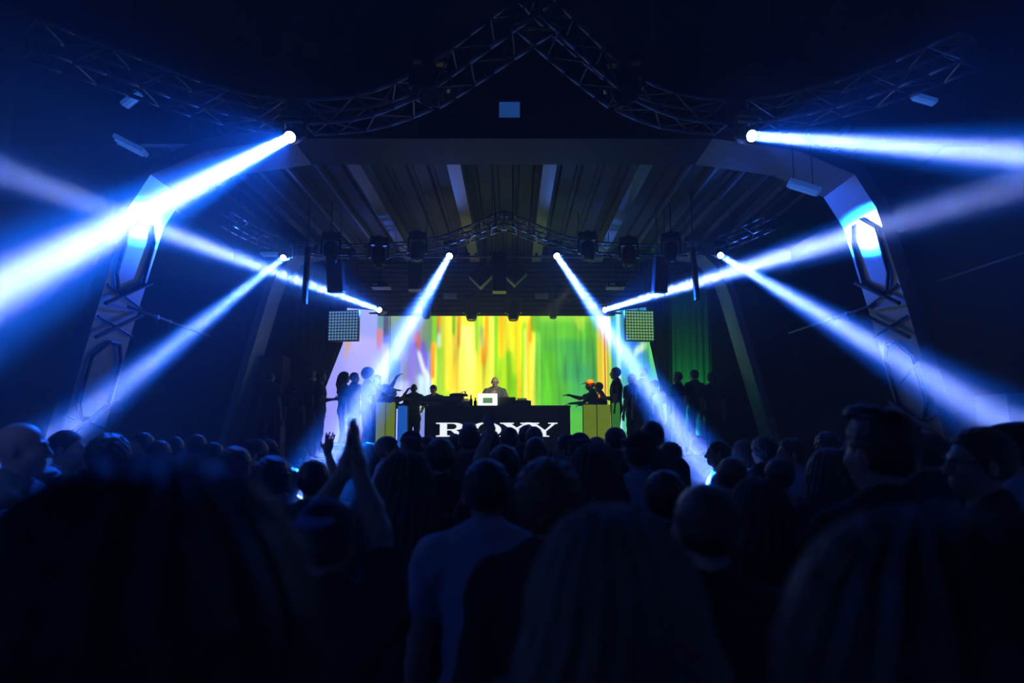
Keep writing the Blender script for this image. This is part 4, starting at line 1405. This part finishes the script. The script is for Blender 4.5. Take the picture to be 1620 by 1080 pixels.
# --- nearest people
CR = 'dance floor crowd'
person(250, 712, .56, 0, 'nearest person filling the lower left, huge dark round head from behind', hair='longwide', hc=M_HAIR, shirt='black', fem=True, h=.008, wide=1.12, group=CR)
person(1465, 792, .58, 0, 'nearest person filling the lower right, dark head and shoulders from behind', hair='longwide', hc=M_HAIR, shirt='black', h=.008, wide=1.1, group=CR)
person(965, 792, 1.02, 0, 'person with long ash blond parted hair seen from behind, low centre right', hair='longwide', hc=M_HAIRL, shirt='black', fem=True, h=.007, wide=1.05, group=CR)
person(515, 783, 1.85, 0, 'person in dark cap clapping hands overhead, left of the pale polo shirt', pose='clap', cap='back', capc='navy', shirt='black', kind='tee', h=.007, group=CR)
person(770, 722, 2.35, 3, 'person in pale blue polo shirt from behind, below the booth letters', hair='short', shirt='pale', kind='tee', trousers='denim', h=.007, group=CR)
person(868, 722, 1.92, -8, 'person with fuzzy rim-lit hair and black top, right of the pale polo shirt', hair='curly', hc=M_HAIRB, shirt='black', kind='long', fem=True, h=.008, group=CR)
person(938, 699, 3.0, 0, 'long dark-haired person behind the ash blond one', hair='longwide', shirt='black', kind='long', fem=True, h=.008, group=CR)
person(1116, 762, 1.62, 0, 'cropped round head rim-lit on its left edge, beside the ash blond hair', hair='crop', shirt='black', kind='tee', h=.007, group=CR)
person(1198, 752, 2.25, -5, 'dark long-haired person directly right of the cropped round head', hair='long', shirt='black', kind='long', fem=True, h=.008, group=CR)
person(1392, 636, 1.98, 22, 'tallest person, black hair and black shirt, in front of the right side wall', hair='quiff', shirt='black', kind='tee', h=.007, group=CR)
person(1549, 671, 2.35, 78, 'person with spectacles in left profile by the right edge, black shirt', hair='short', shirt='black', glasses=True, h=.008, group=CR)
person(1612, 668, 2.9, 15, 'person in dark flat cap and pale shirt at the right edge', hair='crop', cap='flat', shirt='pale', h=.008, group=CR)
person(34, 668, 3.0, -70, 'bald person in right profile at the left edge, shine on the crown', hair='bald', shirt='grey', kind='tee', h=.008, group=CR)
person(105, 679, 4.1, -75, 'person in right profile with white collar, second from the left edge', hair='crop', shirt='white', kind='tee', group=CR)
person(15, 800, 1.75, -30, 'person with shoulder in pale shirt at the lower left edge', hair='short', shirt='pale', kind='tee', group=CR)
person(176, 684, 3.6, -12, 'dark tousled head right of the white-collared profile', hair='curly', shirt='black', group=CR)
person(225, 682, 5.6, 150, 'far person facing the camera beside the tousled dark head', hair='short', shirt='navy', group=CR)
person(252, 694, 4.9, 0, 'small dark head above the nearest left head, left one', hair='short', shirt='navy', group=CR)
person(278, 690, 6.4, 10, 'faint far head above the nearest left head, between two dark ones', hair='crop', shirt='black', group=CR)
person(312, 686, 6.0, -10, 'faint round head above the nearest left head, against the dim ledge', hair='crop', shirt='navy', group=CR)
person(337, 697, 4.8, 0, 'dark head above the nearest left head, right of the faint round one', hair='short', shirt='black', group=CR)
person(372, 703, 3.7, -8, 'rim-lit dark head just right of the nearest left head top', hair='short', shirt='navy', group=CR)
person(404, 692, 5.4, 115, 'person with a brightly lit cheek left of centre, behind the rim-lit head', hair='short', shirt='navy', group=CR)
person(424, 694, 7.2, 60, 'faint far head under the left rear column', hair='curly', shirt='black', group=CR)
person(474, 707, 6.2, -60, 'dim blue-lit face between the round black head and the raised hand', hair='crop', shirt='navy', group=CR)
person(431, 718, 3.05, 0, 'round black head with a lit speck, right of the nearest left head', hair='short', shirt='black', group=CR)
person(497, 725, 3.5, 5, 'round black head just left of the clapping hands', hair='short', shirt='black', group=CR)
person(462, 738, 4.6, 0, 'person whose dark raised hand shows left of the white cap', hair='short', pose='wave', shirt='black', group=CR)
person(531, 698, 6.2, 70, 'person in glowing white cap, lit by the beam behind the clapping hands', hair='crop', cap='plain', capc='white', shirt='white', pose='stand', group=CR)
person(583, 699, 6.0, 165, 'person facing back with lit face right of the clapping hands', hair='long', shirt='navy', fem=True, group=CR)
person(613, 688, 5.6, -80, 'blue-lit person in right profile, pale shirt, left of the booth', hair='short', shirt='pale', group=CR)
person(643, 711, 2.85, 0, 'big dark bushy head left of the booth letters', hair='longwide', shirt='black', fem=True, group=CR)
person(651, 679, 5.2, 0, 'person in dark cap at the left end of the booth', hair='crop', cap='back', capc='navy', shirt='black', group=CR)
person(676, 688, 6.3, 140, 'person with glasses facing back, left of the first sign letter', hair='short', glasses=True, shirt='navy', group=CR)
person(697, 690, 3.9, 0, 'round dark head below the first sign letter', hair='short', shirt='black', group=CR)
person(720, 685, 6.9, 5, 'small far head under the first sign letter', hair='crop', shirt='navy', group=CR)
person(743, 668, 5.3, 8, 'spiky dark head hiding the gap between the first two letters', hair='quiff', shirt='black', group=CR)
person(775, 677, 5.8, -4, 'dark head in front of the second sign letter', hair='short', shirt='black', group=CR)
person(797, 701, 3.55, 0, 'round dark head directly above the pale polo wearer, right side', hair='short', shirt='black', group=CR)
person(806, 674, 6.6, 0, 'flat-topped far head in front of the third sign letter', hair='short', shirt='black', group=CR)
person(848, 690, 4.7, -6, 'person pointing one arm up over the booth', pose='point', hair='crop', shirt='navy', kind='tee', group=CR)
person(845, 673, 7.0, 0, 'dark head below the last sign letter', hair='short', shirt='black', group=CR)
person(833, 671, 7.4, 0, 'far head peeping left of the last sign letter', hair='short', shirt='black', group=CR)
person(898, 685, 5.6, 60, 'dim head right of the sign, facing left', hair='short', shirt='navy', group=CR)
person(917, 682, 5.0, -5, 'head with rim-lit crown below the right two-panel barrier', hair='short', shirt='navy', cap='back', capc='navy', group=CR)
person(889, 704, 6.1, 0, 'small dark head left of the long dark-haired person', hair='short', shirt='black', group=CR)
person(944, 690, 6.4, 0, 'far head in front of the right two-panel barrier', hair='bob', fem=True, shirt='black', group=CR)
person(973, 674, 6.0, 40, 'dark head with a lit ear edge, in front of the narrow green barrier', hair='short', shirt='black', group=CR)
person(1012, 679, 3.75, 10, 'person in cap and pale shirt left of the right falling beam', hair='short', cap='plain', capc='black', shirt='pale', kind='tee', group=CR)
person(1031, 664, 5.2, 0, 'head with brightly lit crown left of the right falling beam', hair='short', hc=M_HAIRB, shirt='black', group=CR)
person(1060, 697, 5.7, 50, 'head with thin lit edge inside the right falling beam', hair='short', shirt='black', group=CR)
person(1052, 740, 2.6, 0, 'round black head below the right falling beam', hair='short', shirt='black', group=CR)
person(1104, 688, 7.4, -20, 'faint far head in the end of the right falling beam', hair='short', shirt='navy', group=CR)
person(1137, 695, 5.7, 75, 'person in left profile with beam-lit face and shoulder', hair='crop', shirt='white', kind='tee', group=CR)
person(1157, 721, 3.8, 5, 'brown-haired dark head right of the beam-lit profile', hair='short', hc=M_HAIRB, shirt='black', group=CR)
person(1176, 694, 6.2, 0, 'dim far head right of the beam-lit profile', hair='bob', fem=True, shirt='black', group=CR)
person(1207, 688, 5.8, 30, 'dim far head left of the pale-sleeved person', hair='curly', shirt='black', group=CR)
person(1252, 690, 5.0, 80, 'person in left profile with lit face and pale sleeve, arm bent forward', pose='vsign', hair='short', shirt='pale', trousers='grey', kind='tee', group=CR)
person(1232, 722, 4.0, 10, 'dark vest wearer standing before the lit profile', hair='short', shirt='navy', kind='tank', trousers='grey', group=CR)
person(1308, 681, 5.6, 10, 'curly head in a row behind the ponytailed dark-haired person', hair='curly', shirt='navy', group=CR)
person(1312, 706, 3.3, 0, 'long curly dark-haired person left of the tallest person', hair='longwide', shirt='navy', kind='tank', fem=True, group=CR)
person(1347, 700, 4.4, 40, 'person half hidden behind the tallest person, striped pale top', hair='short', shirt='pale', group=CR)
person(1464, 679, 3.6, 10, 'round dark head just right of the tallest person', hair='short', shirt='navy', group=CR)
person(1452, 664, 5.6, -40, 'head with a lit bald crown above the round dark head', hair='crop', shirt='navy', skin=M_SKIN, group=CR)
person(1500, 692, 4.8, 30, 'dim person in pale shirt between the tall person and the spectacled profile', hair='short', shirt='pale', group=CR)
person(70, 735, 3.3, -60, 'dim dark head below the white-collared profile', hair='short', shirt='black', group=CR)

# --- people standing on the stage sides, DJ and crew
SG = 'onlookers on the stage sides'
person(783, 596, 13.95, 180, 'disc jockey behind the glowing laptop, bald with glasses, hand at the chin', pose='dj', hair='bald', glasses=True, shirt='grey', kind='tee', z0=SZ)
person(655, 607, 14.0, 170, 'bald guard with folded arms left of the booth', pose='crossed', hair='bald', shirt='navy', kind='tee', skin=M_SKIN2, z0=SZ)
person(685, 608, 14.5, 165, 'seated crew person with short hair behind the grey equipment case', pose='sit', hair='short', shirt='black', kind='tee', z0=SZ - .1 + .1)
L = [
    (428, 586, 13.0, -20, 'short', 'stand', 'dark onlooker standing before the black speaker stack', False),
    (466, 606, 13.6, 0, 'short', 'stand', 'faint onlooker right of the black speaker stack', False),
    (493, 583, 13.95, -60, 'short', 'stand', 'onlooker in front of the slanted drape, left of a pair', False),
    (508, 585, 13.3, -80, 'quiff', 'drink', 'onlooker in right profile at the edge of the lilac screen', False),
    (545, 587, 13.1, -75, 'long', 'stand', 'long-haired onlooker in right profile against the lilac screen', True),
    (561, 588, 14.0, -50, 'short', 'phone', 'onlooker with hand near the face against the lilac screen', False),
    (583, 580, 13.1, -60, 'afro', 'stand', 'afro-haired onlooker at the top of the left falling beam', False),
    (598, 592, 13.55, -60, 'short', 'reachup', 'fan reaching up beside the afro-haired onlooker', False),
    (612, 607, 13.1, -80, 'curly', 'reach', 'curly fan leaning over the left barrier towards the guard', False),
    (622, 613, 14.0, -75, 'crop', 'reachup', 'fan in white cap stretching an arm to the guard', False),
    (932, 600, 13.4, 85, 'short', 'reach', 'fan in orange-lit brimmed cap reaching left over the right barrier', False),
    (946, 604, 13.95, 88, 'short', 'reach', 'second reaching fan, just behind the one in orange-lit cap', False),
    (974, 580, 13.45, 80, 'short', 'drink', 'tall onlooker in left profile right of the reaching fans', False),
    (1000, 590, 13.95, 40, 'short', 'stand', 'onlooker at the top of the right falling beam', False),
    (1017, 580, 13.3, 30, 'quiff', 'stand', 'onlooker behind the right falling beam against the teal screen', False),
    (1036, 600, 13.9, 10, 'short', 'stand', 'onlooker at the slanted edge of the teal screen', False),
    (1072, 587, 13.6, 60, 'short', 'stand', 'leftmost of three onlookers before the green curtain', False),
    (1098, 584, 14.0, 30, 'short', 'stand', 'middle of three onlookers before the green curtain', False),
    (1126, 588, 13.5, 0, 'curly', 'stand', 'rightmost of three onlookers before the green curtain', False),
]
for px, top, Y, rot, hair, pose, lab, fem in L:
    kw = {}
    if 'white cap' in lab: kw = dict(cap='plain', capc='white')
    if 'orange-lit brimmed cap' in lab: kw = dict(cap='plain', capc='orange', shirt='grey')
    if 'second reaching' in lab: kw = dict(shirt='grey', cap='plain', capc='orange')
    person(px, top, Y, rot, lab, pose=pose, hair=hair, fem=fem, z0=SZ, group=SG, **kw)
